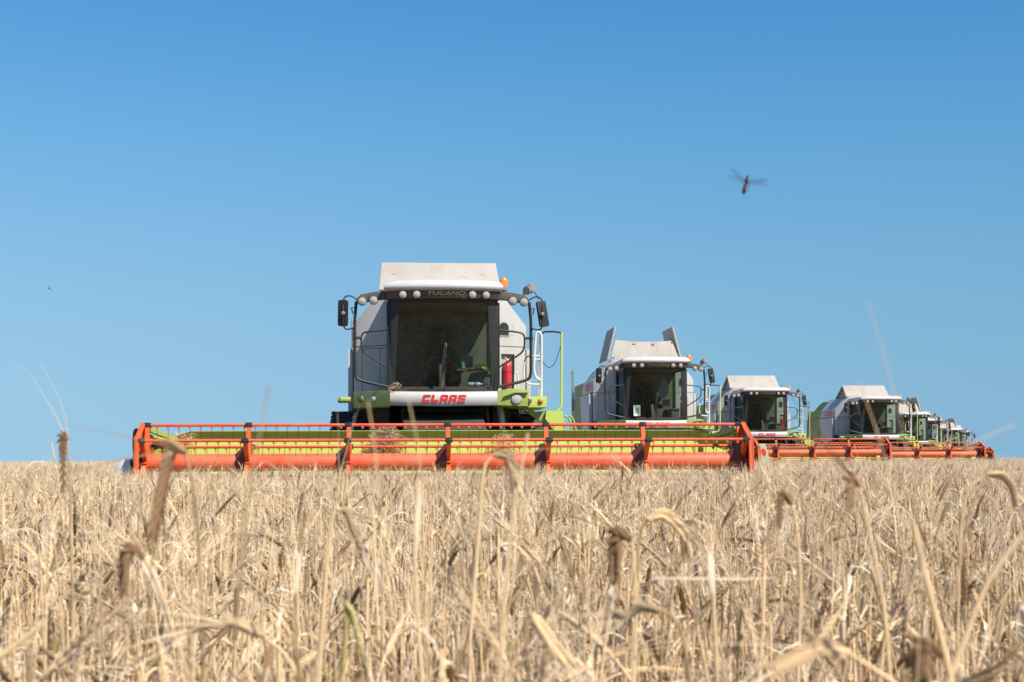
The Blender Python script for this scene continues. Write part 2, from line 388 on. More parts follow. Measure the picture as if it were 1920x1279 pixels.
def m_upper_side(s):
    def fn():
        b = MB()
        b.prism([(.50,3.04),(2.85,3.04),(2.5,3.44),(.50,3.44)], 'x', s*1.502, s*1.60, 0)
        b.prism([(2.86,3.04),(4.9,3.04),(4.8,3.44),(2.51,3.44)], 'x', s*1.502, s*1.60, 1)
        return b.mesh('upper_side_panel', ['white', 'hoodgreen'], 0.012)
    return fn
def m_hood():
    b = MB()
    b.prism([(2.91,2.1),(5.0,2.1),(5.05,3.0),(5.05,3.1),(4.9,3.5),(4.55,3.8),(4.1,3.92),(2.91,3.92)], 'x', -1.49, 1.49, 0, lambda x, y, z: Vector((x*(1 - .30*max(0, (z-3.1)/.82)), y, z)))
    return b.mesh('engine_hood', 'hoodgreen', 0.03)
def m_chassis():
    b = MB()
    b.box(-1.45, 1.45, .16, 4.8, 1.05, 2.09); b.box(-.72, .72, -.9, .15, 1.0, 1.86)
    b.box(-1.4, 1.4, -.25, .15, 1.2, 2.1)
    b.tube([(-1.9,.1,.92),(1.9,.1,.92)], .16, 10); b.tube([(-1.3,4,.6),(1.3,4,.6)], .1, 8)
    for x in (-1.05, 1.02): b.box(x-.14, x+.14, -.9, -.25, .9, 1.85)
    b.tube(fillet([(.75,-1.3,1.86),(.78,-1.35,1.4),(.5,-2.2,1.0),(.3,-3.4,.9)], .2), .035, 6)
    return b.mesh('chassis', 'dark', 0.015)
def m_feeder():
    b = MB()
    b.prism([(-3.85,.45),(-.92,1.0),(-.92,1.8),(-3.85,1.2)], 'x', -.68, .68)
    b.box(.74, .80, -3.6, -1.2, .9, 1.25); b.box(-.80, -.74, -3.6, -1.2, .9, 1.25)
    return b.mesh('feeder_house', 'dark', 0.02)
def m_tyre(rad, wid, lugs=22):
    def fn():
        b = MB(); h = wid/2
        b.lathe([(rad*.55,-h*.8),(rad*.62,-h),(rad*.85,-h),(rad*.95,-h*.85),(rad*.97,0),(rad*.95,h*.85),(rad*.85,h),(rad*.62,h),(rad*.55,h*.8)], (0,0,0), (1,0,0), 40)
        for i in range(lugs):
            for sd in (-1, 1):
                a = 2*math.pi*(i + (0.5 if sd > 0 else 0))/lugs
                mt = Matrix.Rotation(a, 4, 'X') @ Matrix.Translation((sd*h*.45, 0, rad*.975)) @ Matrix.Rotation(sd*R(35), 4, 'Z')
                b.box(-h*.55, h*.55, -.03, .03, -.03, .025, 0, mt)
        return b.mesh('tyre', 'rubber')
    return fn
def m_rim(rad, wid):
    def fn():
        b = MB(); h = wid/2
        b.lathe([(.02,-h*.35),(rad*.2,-h*.38),(rad*.3,-h*.3),(rad*.5,-h*.3),(rad*.56,-h*.75),(rad*.56,h*.75),(rad*.5,h*.3),(rad*.3,h*.3),(rad*.2,h*.38),(.02,h*.35)], (0,0,0), (1,0,0), 24)
        return b.mesh('rim', 'lime')
    return fn
def m_tent():
    b = MB()
    def slab(y0, z0, y1, z1, w0, w1):
        n = Vector((0, -(z1-z0), y1-y0)).normalized()*.035
        v = [(-w0,y0,z0),(w0,y0,z0),(w1,y1,z1),(-w1,y1,z1)]
        b.add([Vector(p) for p in v] + [Vector(p)-n for p in v], [(0,1,2,3),(7,6,5,4),(0,4,5,1),(1,5,6,2),(2,6,7,3),(3,7,4,0)])
    slab(.06, 4.04, .78, 4.63, 1.10, 1.06)
    return slab, b
def m_front_lid():
    slab, b = m_tent(); me = b.mesh('front_lid', 'lidwhite', 0.01); return me
def m_rear_lid():
    b = MB()
    b.prism([(.80,4.63),(.80,4.59),(1.9,4.0),(1.94,4.03)], 'x', -1.06, 1.06)
    return b.mesh('rear_lid', 'lidwhite', 0.008)
def m_gable(s):
    def fn():
        b = MB(); x = s*.93
        b.prism([(.16,4.03),(1.80,4.03),(.80,4.56)], 'x', x-.01, x+.01)
        return b.mesh('lid_gable', 'recess')
    return fn
RIVETS = [(-.86,.56),(-.82,.56),(.42,.47),(.47,.45),(.78,.55),(.82,.57),(-.5,.1),(.3,.08)]
def m_rivet():
    b = MB(); b.lathe([(.009,0),(.009,.006),(.004,.009)], (0,0,0), (0,-.63,.77), 6); return b.mesh('rivet', 'seam')
def m_open_front():
    b = MB()
    v = [(-1.08,.08,4.03),(1.08,.08,4.03),(.88,.24,4.63),(.4,.25,4.60),(0,.255,4.595),(-.4,.25,4.60),(-.88,.24,4.65)]
    n = len(v)
    b.add([Vector(p) for p in v] + [Vector(p)+Vector((0,.04,0)) for p in v], [tuple(range(n)), tuple(range(2*n-1, n-1, -1))] + [(i, i+n, (i+1) % n+n, (i+1) % n) for i in range(n)])
    for x, z in ((-.30,4.55),(.30,4.55),(-.98,4.10)): b.box(x-.05, x+.05, .17 if z > 4.3 else .07, .20 if z > 4.3 else .1, z-.012, z+.012, 1)
    return b.mesh('front_lid', ['lidwhite', 'steel'], 0.006)
def m_flap(s):
    def fn():
        b = MB()
        def q(y, h, off): return (s*(1.12 - .25*h + off), y, 4.03 + 1.02*h)
        vs = [q(.10,0,0),(q(1.9,0,0)),(q(1.9,1,0)),(q(.16,1,0)), q(.10,0,.05),(q(1.9,0,.05)),(q(1.9,1,.05)),(q(.16,1,.05))]
        b.add(vs, [(0,1,2,3),(7,6,5,4),(0,4,5,1),(1,5,6,2),(2,6,7,3),(3,7,4,0)])
        for hh in (.33, .66): 
            p0, p1 = q(.12,hh,-.02), q(1.88,hh,-.02); b.tube([p0, p1], .02, 4, 1)
        return b.mesh('side_flap', ['lidwhite', 'recess'])
    return fn
def ring(b, outer, inner, fn, mi=0, dep=.03):
    """Frame between two matching loops of (x,z), laid on a curved front."""
    n = len(outer)
    A = [fn(*p, 0) for p in outer]; B = [fn(*p, 0) for p in inner]; C = [fn(*p, dep) for p in outer]; D = [fn(*p, dep) for p in inner]
    fs = []
    for i in range(n):
        j = (i+1) % n
        fs += [(i, j, n+j, n+i), (2*n+i, 3*n+i, 3*n+j, 2*n+j), (i, 2*n+i, 2*n+j, j), (n+i, n+j, 3*n+j, 3*n+i)]
    b.add(A+B+C+D, fs, mi)
def rrect(x0, x1, z0, z1, r, top=0.0, nx=10, nc=5):
    """Rounded rectangle loop with top narrowed by `top` on each side; point count is constant."""
    pts = []
    cs = [(x1-r, z0+r, -90), (x1-r, z1-r, 0), (x0+r, z1-r, 90), (x0+r, z0+r, 180)]
    for k, (cx, cz, a0) in enumerate(cs):
        for i in range(nc+1):
            a = R(a0 + 90*i/nc); pts.append((cx + r*math.cos(a), cz + r*math.sin(a)))
        nxt = cs[(k+1) % 4]; a1 = R(a0+90)
        p = (cx + r*math.cos(a1), cz + r*math.sin(a1)); q = (nxt[0] + r*math.cos(R(nxt[2])), nxt[1] + r*math.sin(R(nxt[2])))
        for i in range(1, nx): t = i/nx; pts.append((p[0]+(q[0]-p[0])*t, p[1]+(q[1]-p[1])*t))
    out = []
    for x, z in pts:
        t = (z-z0)/(z1-z0); m = (x0+x1)/2; hw = (x1-x0)/2
        out.append((m + (x-m)*(1 - top*t/hw), z))
    return out
def m_cab():
    b = MB()
    f = lambda x, z, d: Vector((x, wind_y(x, z) + d, z))
    ring(b, rrect(-.90,.90,2.10,3.68,.05,.02), rrect(-.815,.815,2.15,3.62,.10,.07), f, 0, .04)
    for s in (-1, 1):
        b.box(s*.89-.035, s*.89+.035, -1.68, -1.60, 2.1, 3.68); b.box(s*.88-.04, s*.88+.04, -.12, -.012, 2.1, 3.68)
        b.box(s*.88-.03, s*.88+.03, -1.60, -.12, 2.1, 2.2); b.box(s*.88-.03, s*.88+.03, -1.60, -.12, 3.60, 3.68)
        b.tube([(s*.935,-1.66,2.2),(s*.935,-1.66,3.62)], .022, 6)
    b.box(-.9, .9, -1.66, -.012, 1.98, 2.10, 0)                    # floor
    b.box(-.84, .84, -.10, -.014, 2.10, 3.66, 1)                   # lined back wall
    b.box(-.86, .86, -1.62, -.10, 3.62, 3.67, 1)                   # head lining
    return b.mesh('cab', ['black', 'interior'], 0.006)
def m_windshield():
    b = MB(); n, k = 16, 8; vs = []
    for j in range(k+1):
        z = 2.12 + 1.52*j/k
        for i in range(n+1):
            x = (-.84 + 1.68*i/n)*(1-.05*j/k); vs.append((x, wind_y(x, z)+.018, z))
    b.add(vs, [(j*(n+1)+i, j*(n+1)+i+1, (j+1)*(n+1)+i+1, (j+1)*(n+1)+i) for j in range(k) for i in range(n)])
    return b.mesh('windshield', 'glass')
def m_sideglass(s):
    def fn():
        b = MB(); b.add([(s*.882,-1.60,2.2),(s*.882,-.12,2.2),(s*.882,-.12,3.6),(s*.882,-1.60,3.6)], [(0,1,2,3)])
        return b.mesh('side_window', 'sideglass')
    return fn
def m_roof():
    b = MB(); n = 12
    loops = []
    for z, gx, gy in ((3.79,.97,0),(3.83,1.0,.04),(3.88,1.0,.04),(3.95,.95,-.02),(3.985,.86,-.12),(4.0,.70,-.3)):
        lp = []
        for i in range(n+1):
            x = -gx + 2*gx*i/n; lp.append((x, -1.86 - gy - .16*(1-(x/gx)**2), z))
        lp += [(gx,.04,z), (-gx,.04,z)]; loops.append(lp)
    m_ = len(loops[0]); vs = [p for l in loops for p in l]
    fs = [(i*m_+j, i*m_+(j+1) % m_, (i+1)*m_+(j+1) % m_, (i+1)*m_+j) for i in range(len(loops)-1) for j in range(m_)]
    fs += [tuple(range(m_-1, -1, -1)), tuple((len(loops)-1)*m_+j for j in range(m_))]
    b.add(vs, fs)
    b.box(.02, .06, -2.05, -2.0, 3.86, 3.89, 1)
    return b.mesh('cab_roof', ['roofwhite', 'grey'], 0, 50)
def m_visor():
    b = MB(); n = 14
    f = lambda x: -1.86 - .15*(1-(x/.95)**2)
    top = [(-.95+1.9*i/n) for i in range(n+1)]
    vs = []
    for x in top: vs += [(x, f(x), 3.785), (x, f(x)+.05, 3.66), (x, -1.55, 3.66), (x, -1.55, 3.785)]
    fs = []
    for i in range(n):
        for j in range(4): fs.append((i*4+j, i*4+(j+1) % 4, (i+1)*4+(j+1) % 4, (i+1)*4+j))
    fs += [(3,2,1,0), (n*4, n*4+1, n*4+2, n*4+3)]
    b.add(vs, fs); return b.mesh('roof_visor', 'visor', 0.008)
def lamp_mesh(r, key='lamp', tilt=-.25, depth=.07, ring_mat='visor', flat=1.0):
    b = MB(); ax = Vector((0,-1,tilt)).normalized()
    b.lathe([(r*.7,-depth),(r*1.1,-depth*.4),(r*1.12,.0),(r*1.0,.012)], (0,0,0), ax, 20, 1)
    b.lathe([(r*.98,.0),(r*.95,.018),(r*.6,.028),(.001,.032)], (0,0,0), ax, 20, 0)
    return b.mesh('work_lamp', [key, ring_mat])
def m_light_arm(s):
    def fn():
        b = MB()
        pts = [(s*.93,3.80),(s*.93,3.67),(s*1.12,3.655),(s*1.36,3.61),(s*1.45,3.60),(s*1.47,3.66),(s*1.38,3.745),(s*1.15,3.79)]
        b.prism(pts, 'y', -1.74, -1.58)
        return b.mesh('light_arm', 'visor', 0.02)
    return fn
def m_guard(s):
    def fn():
        b = MB(); y = -1.66
        b.tube(fillet([(s*1.46,y,3.63),(s*1.49,y,3.3),(s*1.485,y,2.36),(s*1.40,y,2.30),(s*.92,y-.02,2.19)], .14, 6), .026, 8)
        b.tube(fillet([(s*.92,y,3.16),(s*1.30,y,3.12),(s*1.38,y,3.08),(s*1.38,y,2.86),(s*1.32,y,2.76),(s*.93,y,2.52)], .10, 5), .016, 8)
        b.tube([(s*1.37,y,3.02),(s*1.49,y,3.02)], .022, 8)
        b.lathe([(.035,-.03),(.035,.03)], (s*1.49,y,3.02), (0,0,1), 10)
        return b.mesh('guard_frame', 'black')
    return fn
def m_mirror_arm(s):
    def fn():
        b = MB(); y = -1.7
        b.tube(fillet([(s*1.45,y,3.66),(s*1.56,y,3.73),(s*1.67,y,3.70),(s*1.68,y-.06,3.4),(s*1.67,y-.04,3.18),(s*1.60,y,3.15),(s*1.49,y,3.19)], .06, 4), .012, 6)
        b.lathe([(.03,-.03),(.034,.01),(.02,.03)], (s*1.675,y-.07,3.42), (0,-1,0), 10, 1)
        b.tube([(s*1.49,y,3.52),(s*1.54,y,3.52),(s*1.52,y,3.42)], .012, 6)
        return b.mesh('mirror_arm', ['black', 'grey'])
    return fn
def m_mirror(s):
    def fn():
        b = MB(); p = rrect(-.085,.085,-.22,.22,.035,0,2,3)
        mt = Matrix.Translation((s*1.68,-1.70,3.43)) @ Matrix.Rotation(R(-9 if s > 0 else 1), 4, 'Y') @ Matrix.Rotation(s*R(22), 4, 'Z')
        b.prism(p, 'y', -.03, .04, 0, lambda x, y, z: mt @ Vector((x*(1 if y < 0 else .9), y, z)))
        return b.mesh('wing_mirror', 'black', 0.01)
    return fn
def m_beacon():
    b = MB(); c = (1.03,-1.62,3.80)
    b.lathe([(.03,-.02),(.03,.02),(.075,.03),(.08,.09),(.07,.1)], c, (0,0,1), 18, 1)
    b.lathe([(.072,.1),(.076,.14),(.07,.20),(.045,.245),(.012,.26)], c, (0,0,1), 18, 0)
    return b.mesh('beacon', ['amber', 'grey'])
def m_search():
    b = MB()
    b.tube(fillet([(1.38,-1.64,3.73),(1.36,-1.64,3.80),(1.44,-1.64,3.83)], .03), .012, 6, 1)
    b.lathe([(.03,-.1),(.06,-.07),(.075,.0),(.072,.02)], (1.42,-1.66,3.83), (-.6,-.75,-.1), 14)
    b.lathe([(.03,-.1),(.075,-.06),(.088,.02),(.085,.04)], (1.50,-1.60,3.88), (.7,-.55,.15), 14)
    b.tube(fillet([(1.50,-1.6,3.92),(1.56,-1.62,3.8),(1.62,-1.66,3.68)], .06), .008, 5, 1)
    return b.mesh('search_lamp', ['grey', 'black'])
def m_bumper():
    b = MB(); n = 16; loops = []
    for i in range(n+1):
        x = -.90 + 1.8*i/n; y = bump_y(x); t = abs(x)/.9; z0 = 1.86+.02*t; z1 = 2.10+.015*t*t
        loops.append([(x,y+.30,z1),(x,y+.05,z1),(x,y+.01,z1-.03),(x,y-.012,z1-.10),(x,y-.005,z0+.05),(x,y+.03,z0),(x,y+.30,z0)])
    k = 7; vs = [p for l in loops for p in l]
    fs = [(i*k+j, i*k+(j+1) % k, (i+1)*k+(j+1) % k, (i+1)*k+j) for i in range(n) for j in range(k)] + [tuple(range(k-1,-1,-1)), tuple(n*k+j for j in range(k))]
    b.add(vs, fs); return b.mesh('bumper', 'white', 0, 40)
def m_logo():
    b = MB()
    for poly in block_word('CLAAS', .72, .125):
        b.prism([(x+.0, z+1.985) for x, z in poly], 'y', 0, 1, 0, lambda x, y, z: Vector((x, bump_y(x) - .012 - .006 + .016*y, z)))
    return b.mesh('brand_lettering', 'logored', 0, 0)
def m_side_logo():
    b = MB()
    for poly in block_word('CLAAS', 1.25, .24):
        b.prism([(1.35 - x, z+3.24) for x, z in poly], 'x', -1.606, -1.599)
    return b.mesh('side_lettering', 'logored', 0, 0)
def m_left_deck():
    b = MB()
    b.prism([(-.905,-1.85),(-.945,-1.80),(-1.53,-1.16),(-1.53,-.28),(-.905,-.28)], 'z', 1.86, 2.13)
    b.tube([(-1.74,-1.05,2.0),(-1.53,-1.05,2.0)], .055, 12)
    b.lathe([(.05,-.01),(.06,.0),(.05,.06)], (-1.74,-1.05,2.0), (-1,0,0), 12, 1)
    return b.mesh('left_deck', ['green', 'dark'], 0.012)
def m_right_deck():
    b = MB()
    b.prism([(.905,1.88),(1.42,1.86),(1.42,2.13),(1.15,2.16),(.905,2.12)], 'y', -1.80, -.28)
    b.box(1.42, 1.76, -1.66, -.3, 1.845, 2.035, 1)
    b.prism([(1.0,2.02),(1.2,2.08),(1.42,2.085),(1.42,2.10),(1.15,2.11)], 'y', -1.86, -1.80)
    for x in (1.30, 1.36, 1.44, 1.55): b.tube([(x,-1.6,1.85),(x,-1.6,1.82)], .018, 6, 2)
    return b.mesh('right_deck', ['green', 'lime', 'black'], 0.012)
def m_handrail():
    b = MB(); y = -1.35
    b.tube(fillet([(1.69,y,2.03),(1.70,y,3.14),(1.60,y,3.16),(1.56,y,2.5),(1.60,y,2.36),(1.70,y,2.32)], .10, 5), .022, 8)
    b.tube([(1.57,y,2.68),(1.70,y,2.68)], .014, 6)
    b.tube([(1.655,y+.02,2.03),(1.66,y+.02,2.75),(1.685,y+.02,3.1)], .018, 8)
    b.tube(fillet([(1.66,y,2.74),(1.42,y,2.74),(1.38,y,2.4),(1.44,y,2.26),(1.66,y,2.25)], .09, 5), .016, 8)
    return b.mesh('handrail', 'rail')
def m_grab():
    b = MB()
    b.tube(fillet([(1.30,-.5,2.13),(1.30,-.5,2.5),(1.36,-.5,2.52),(1.36,-.5,2.13)], .04), .012, 6)
    return b.mesh('grab_handle', 'rail')
def m_ladder():
    b = MB(); y = -1.15
    # swinging step carrier, its post and side rails
    b.prism([(1.45,1.84),(1.54,1.82),(1.62,1.78),(1.76,1.79),(2.06,1.80),(2.11,1.55),(2.16,1.25),(2.20,.62),(1.96,.62),(1.93,1.30),(1.88,1.42),(1.72,1.62),(1.60,1.68),(1.50,1.74)], 'y', y-.12, y-.02)
    b.prism([(1.78,1.80),(2.06,1.80),(2.13,1.30),(1.97,1.30),(1.92,1.44),(1.76,1.66)], 'y', y-.20, y-.125, 1)
    b.tube(fillet([(2.0,y,1.8),(2.06,y,1.88),(2.07,y,3.17)], .05), .02, 8, 1)
    for x in (2.10, 2.17): b.tube(fillet([(x,y-.1,1.72),(x+.08,y-.1,1.68),(x+.17,y-.1,1.30),(x+.20,y-.1,.6)], .1, 5), .018, 6)
    for z in (.7, 1.0, 1.3): b.box(2.05, 2.36, y-.12, y+.10, z, z+.03)
    b.tube(fillet([(2.065,y,3.16),(1.95,y,3.18),(1.76,y,3.18),(1.70,y,3.12)], .05), .016, 6, 2)
    ch = [(1.70 + .37*t, y, 2.72 - .22*math.sin(t*math.pi*.9) + .35*t**2.5) for t in [i/24 for i in range(25)]]
    b.tube(ch, .008, 4, 2)
    return b.mesh('ladder', ['green', 'lime', 'black'], 0)
def m_rear_rail():
    b = MB(); x = -1.72
    b.tube(fillet([(x,4.5,2.6),(x,4.5,3.9),(x,4.3,3.95),(x,4.1,3.9),(x,4.1,2.6)], .06), .02, 6); b.tube([(x,4.5,3.3),(x,4.1,3.3)], .014, 6)
    return b.mesh('rear_rail', 'grey')
def m_exhaust():
    b = MB(); b.tube([(1.0,3.4,3.9),(1.0,3.4,4.2),(1.0,3.5,4.3)], .07, 10)
    return b.mesh('exhaust_pipe', 'grey')
def m_hose():
    b = MB(); b.tube(fillet([(.98,-1.2,1.9),(1.02,-1.25,1.6),(1.0,-1.2,1.0)], .12, 5), .06, 10)
    return b.mesh('hydraulic_pipe', 'steel')
def m_seat():
    b = MB()
    b.box(-.28, .22, -.75, -.28, 2.40, 2.54); b.box(-.25, .19, -.36, -.22, 2.54, 3.12); b.box(-.16, .10, -.36, -.24, 3.12, 3.32)
    b.box(-.15, .1, -.6, -.3, 2.1, 2.4); b.box(.24, .38, -.95, -.35, 2.50, 2.62)
    return b.mesh('seat', 'seat', 0.04)
def m_dash():
    b = MB()
    b.box(-.78, .78, -1.60, -1.36, 2.10, 2.20); b.prism([(.42,2.1),(.82,2.1),(.82,2.5),(.5,2.46)], 'y', -1.2, -.3)
    b.tube([(-.02,-1.45,2.15),(-.02,-1.2,2.62)], .055, 8); b.box(.30, .52, -1.25, -1.2, 2.55, 2.75)
    return b.mesh('console', 'interior', 0.02)
def m_wheel_steer():
    b = MB(); c = Vector((-.02,-1.18,2.66)); ax = Vector((0,.45,.9)).normalized(); u = Vector((1,0,0)); v = ax.cross(u)
    b.tube([c + (u*math.cos(a)+v*math.sin(a))*.19 for a in [2*math.pi*i/20 for i in range(20)]], .016, 6, 0, True)
    for a in (0.3, 2.84, 4.7): b.tube([c, c + (u*math.cos(a)+v*math.sin(a))*.19], .012, 5)
    return b.mesh('steering_wheel', 'black')
def m_wiper():
    b = MB()
    q = lambda x, z, d=.03: Vector((x, wind_y(x, z) - d, z))
    b.tube([q(.02,2.12,.02), q(.01,2.5,.05), q(.035,2.86,.03)], .014, 6)
    b.tube([q(-.06,2.2), q(-.01,2.55,.035), q(.03,2.93)], [.02,.035,.018], 6, 0, False, True, .4)
    b.tube([q(.045,2.86,.035), q(.04,2.92,.035)], .008, 5, 1)
    return b.mesh('wiper', ['black', 'steel'])

# ---- header
RC = (-4.7, .93); RR = .55                                          # reel axle in (y, z), reel radius
ANG = [95, 35, 155, 335, 215, 275]
def rp(a, r=RR): return (RC[0] - r*math.cos(R(a)), RC[1] + r*math.sin(R(a)))
def header_meshes(key, hw):
    nsec = round(2*hw/1.46); xs = [-hw + .09 + (2*hw-.18)*i/nsec for i in range(nsec+1)]
    def back():
        b = MB(); e = hw - .62
        # sloping sheet of the auger trough, its overhanging top beam, drooping ends
        b.prism([(-3.93,1.335),(-3.90,1.335),(-4.10,.40),(-5.3,.25),(-5.3,.22),(-4.05,.34)], 'x', -e, e, 0)
        b.prism([(-4.035,1.40),(-3.80,1.415),(-3.80,1.2),(-3.90,1.33),(-3.97,1.33)], 'x', -e, e, 1)
        for s in (-1, 1):
            xa, xb = s*e, s*(hw-.03)
            def slope(x, y, z): t = (abs(x)-e)/(hw-.03-e); return Vector((x, y, z - .16*t))
            b.prism([(-3.93,1.335),(-3.90,1.335),(-4.10,.40),(-5.3,.25),(-5.3,.22),(-4.05,.34)], 'x', xa, xb, 0, slope)
            b.prism([(-4.035,1.40),(-3.80,1.415),(-3.80,1.2),(-3.90,1.33),(-3.97,1.33)], 'x', xa, xb, 1, slope)
        return b.mesh('header', ['lime', 'green'])
    def reel():
        b = MB()
        prof = []
        for i in range(nsec):
            x0, x1 = xs[i] + .012, xs[i+1] - .012
            prof += [(.128, x0), (.13, x0+.02), (.13, x1-.02), (.128, x1), (.10, x1+.004), (.10, x1+.02)]
        b.lathe(prof, (0, RC[0], RC[1]), (1,0,0), 24)
        return b.mesh('reel_tube', 'red')
    def arm():
        b = MB()
        for a in ANG:                                             # six spokes of pressed steel
            y, z = rp(a, RR-.02); d = Vector((0, y-RC[0], z-RC[1])).normalized(); n = Vector((0, -d.z, d.y))
            c = Vector((0, RC[0], RC[1])); p = [c+d*.11-n*.10, c+d*.11+n*.10, c+d*(RR-.02)+n*.03, c+d*(RR-.02)-n*.03]
            vs = [q + Vector((dx,0,0)) for dx in (-.03,.03) for q in p]
            b.add(vs, [(0,1,2,3),(7,6,5,4),(0,4,5,1),(1,5,6,2),(2,6,7,3),(3,7,4,0)], 0)
            b.lathe([(.036,-.05),(.04,-.02),(.04,.02),(.036,.05)], (0, *rp(a)), (1,0,0), 10, 1)
            b.box(-.026, .026, rp(a)[0]-.036, rp(a)[0]+.036, rp(a)[1]-.055, rp(a)[1]+.03, 1)
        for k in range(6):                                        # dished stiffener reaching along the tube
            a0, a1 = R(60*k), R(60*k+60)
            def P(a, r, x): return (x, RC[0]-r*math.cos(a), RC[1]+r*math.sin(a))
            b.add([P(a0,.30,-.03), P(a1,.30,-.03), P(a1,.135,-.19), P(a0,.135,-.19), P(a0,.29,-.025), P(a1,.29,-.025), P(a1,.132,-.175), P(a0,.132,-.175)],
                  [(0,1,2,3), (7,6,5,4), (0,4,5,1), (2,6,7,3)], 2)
        return b.mesh('reel_arm', ['orange', 'black', 'shadered'])
    def end(s):
        def fn():
            b = MB(); n = 6; A = sorted([a % 360 for a in ANG])
            o = [rp(a, .585) for a in A]; i_ = [rp(a, .54) for a in A]
            b.prism(o, 'x', s*(hw-.012), s*hw, 0)
            for k in range(n):                                    # folded rim
                p, q = o[k], o[(k+1) % n]; p2, q2 = rp(A[k], .555), rp(A[(k+1) % n], .555)
                b.prism([p, q, q2, p2], 'x', s*(hw-.06), s*(hw+.01), 1)
            for a in (65, 5, 125, 185, 245, 305):
                y, z = rp(a, .3); b.lathe([(.05,-.004),(.05,.004)], (s*(hw-.016), y, z), (1,0,0), 12, 2)
            b.lathe([(.16,-.03),(.17,.0),(.1,.03)], (s*(hw-.03), RC[0], RC[1]), (s,0,0), 18, 1)
            return b.mesh('reel_end_plate', ['red', 'orange', 'dark'])
        return fn
    def support(s):
        def fn():
            b = MB(); x = s*(hw-.16)
            p0, p1 = Vector((s*(hw-.10),-4.55,1.42)), Vector((s*(hw-.55),-3.88,1.22))
            b.tube([p0, p1], .05, 4, 0); b.tube([p0-Vector((0,0,.10)), p1-Vector((0,0,.03))], .035, 6, 0)
            return b.mesh('reel_support', 'green', 0)
        return fn
    def divider(s):
        def fn():
            b = MB(); x0, x1 = s*(hw+.05), s*(hw+.16)
            b.prism([(-3.8,.25),(-3.8,.70),(-4.3,.74),(-4.9,.70),(-5.6,.45),(-6.1,.22),(-6.1,.16),(-5.0,.18)], 'x', x0, x1, 0)
            b.tube([(s*(hw+.1),-6.05,.2),(s*(hw+.1),-6.45,.13)], [.05,.012], 8, 0)
            return b.mesh('crop_divider', ['green'], 0.02)
        return fn
    def cutter():
        b = MB(); b.box(-hw, hw, -5.36, -5.30, .20, .26)
        for i in range(int(2*hw/.0762)): 
            x = -hw + .05 + i*.0762
            if x < hw-.03: b.add([(x-.018,-5.36,.22),(x+.018,-5.36,.22),(x,-5.47,.22),(x,-5.36,.245)], [(0,2,1),(0,1,3),(1,2,3),(2,0,3)])
        return b.mesh('cutter_bar', 'steel', 0, 0)
    def auger():
        b = MB(); c = (-4.35, .62)
        b.tube([(-hw+.1,*c),(hw-.1,*c)], .15, 14)
        n = int(hw*2/.5*14)
        for side in (-1, 1):
            vs = []
            for i in range(n//2+1):
                x = side*(hw-.1 - (hw-.7)*i/(n//2)); a = side*i*2*math.pi/14
                for r in (.15, .26): vs.append((x, c[0]+r*math.cos(a), c[1]+r*math.sin(a)))
            b.add(vs, [(2*i,2*i+1,2*i+3,2*i+2) for i in range(n//2)])
        return b.mesh('auger', 'steel')
    def bar(a):
        def fn():
            b = MB(); y, z = rp(a); b.tube([(-hw+.05,y,z),(hw-.05,y,z)], .0225, 10)
            return b.mesh('tine_bar', 'red')
        return fn
    return dict(back=back, reel=reel, arm=arm, end=end, support=support, divider=divider, cutter=cutter, auger=auger, bar=bar, xs=xs)
def m_tine():
    b = MB()
    b.add([(-.022,-.014,-.018),(.022,-.014,-.018),(.022,.014,-.018),(-.022,.014,-.018),(-.006,-.012,-.052),(.016,-.012,-.052),(.016,.012,-.052),(-.006,.012,-.052)],
          [(0,1,5,4),(1,2,6,5),(2,3,7,6),(3,0,4,7),(4,5,6,7)], 0)
    b.tube([(.006,0,-.05),(.006,.01,-.10),(.0,.03,-.17),(-.008,.06,-.235)], .0042, 4, 1)
    return b
def m_tines_many(bars, xs):
    def fn():
        b = MB(); t = m_tine()
        for a in bars:
            y, z = rp(a)
            for x in xs:
                o = len(b.v); b.v += [(p[0]+x, p[1]+y, p[2]+z) for p in t.v]; b.f += [tuple(i+o for i in f) for f in t.f]; b.m += t.m
        return b.mesh('tines', ['red', 'dark'], 0, 0)
    return fn
def m_left_gear():
    b = MB(); x = -4.51
    for k, (dx, dy) in enumerate(((0,0),(-.03,.06))):
        b.tube(fillet([(x-.02+dx,-4.3+dy,.75),(x-.10+dx,-4.35+dy,1.1),(x-.07+dx,-4.45+dy,1.44),(x+.03+dx,-4.5+dy,1.40),(x+.0+dx,-4.45+dy,1.05)], .14, 5), .022, 6)
    b.box(x-.14, x-.02, -4.5, -4.1, .35, 1.0); b.lathe([(.16,-.03),(.18,0),(.16,.03)], (x-.12,-4.3,.8), (1,0,0), 16)
    return b.mesh('reel_drive', 'black', 0)
def m_side_disc():
    b = MB(); mt = Vector((-.35,-.9,.1))
    b.lathe([(.16,-.03),(.19,-.01),(.19,.02),(.1,.05),(.01,.06)], (-4.74,-4.35,.80), mt, 20)
    return b.mesh('marker_disc', 'rail')

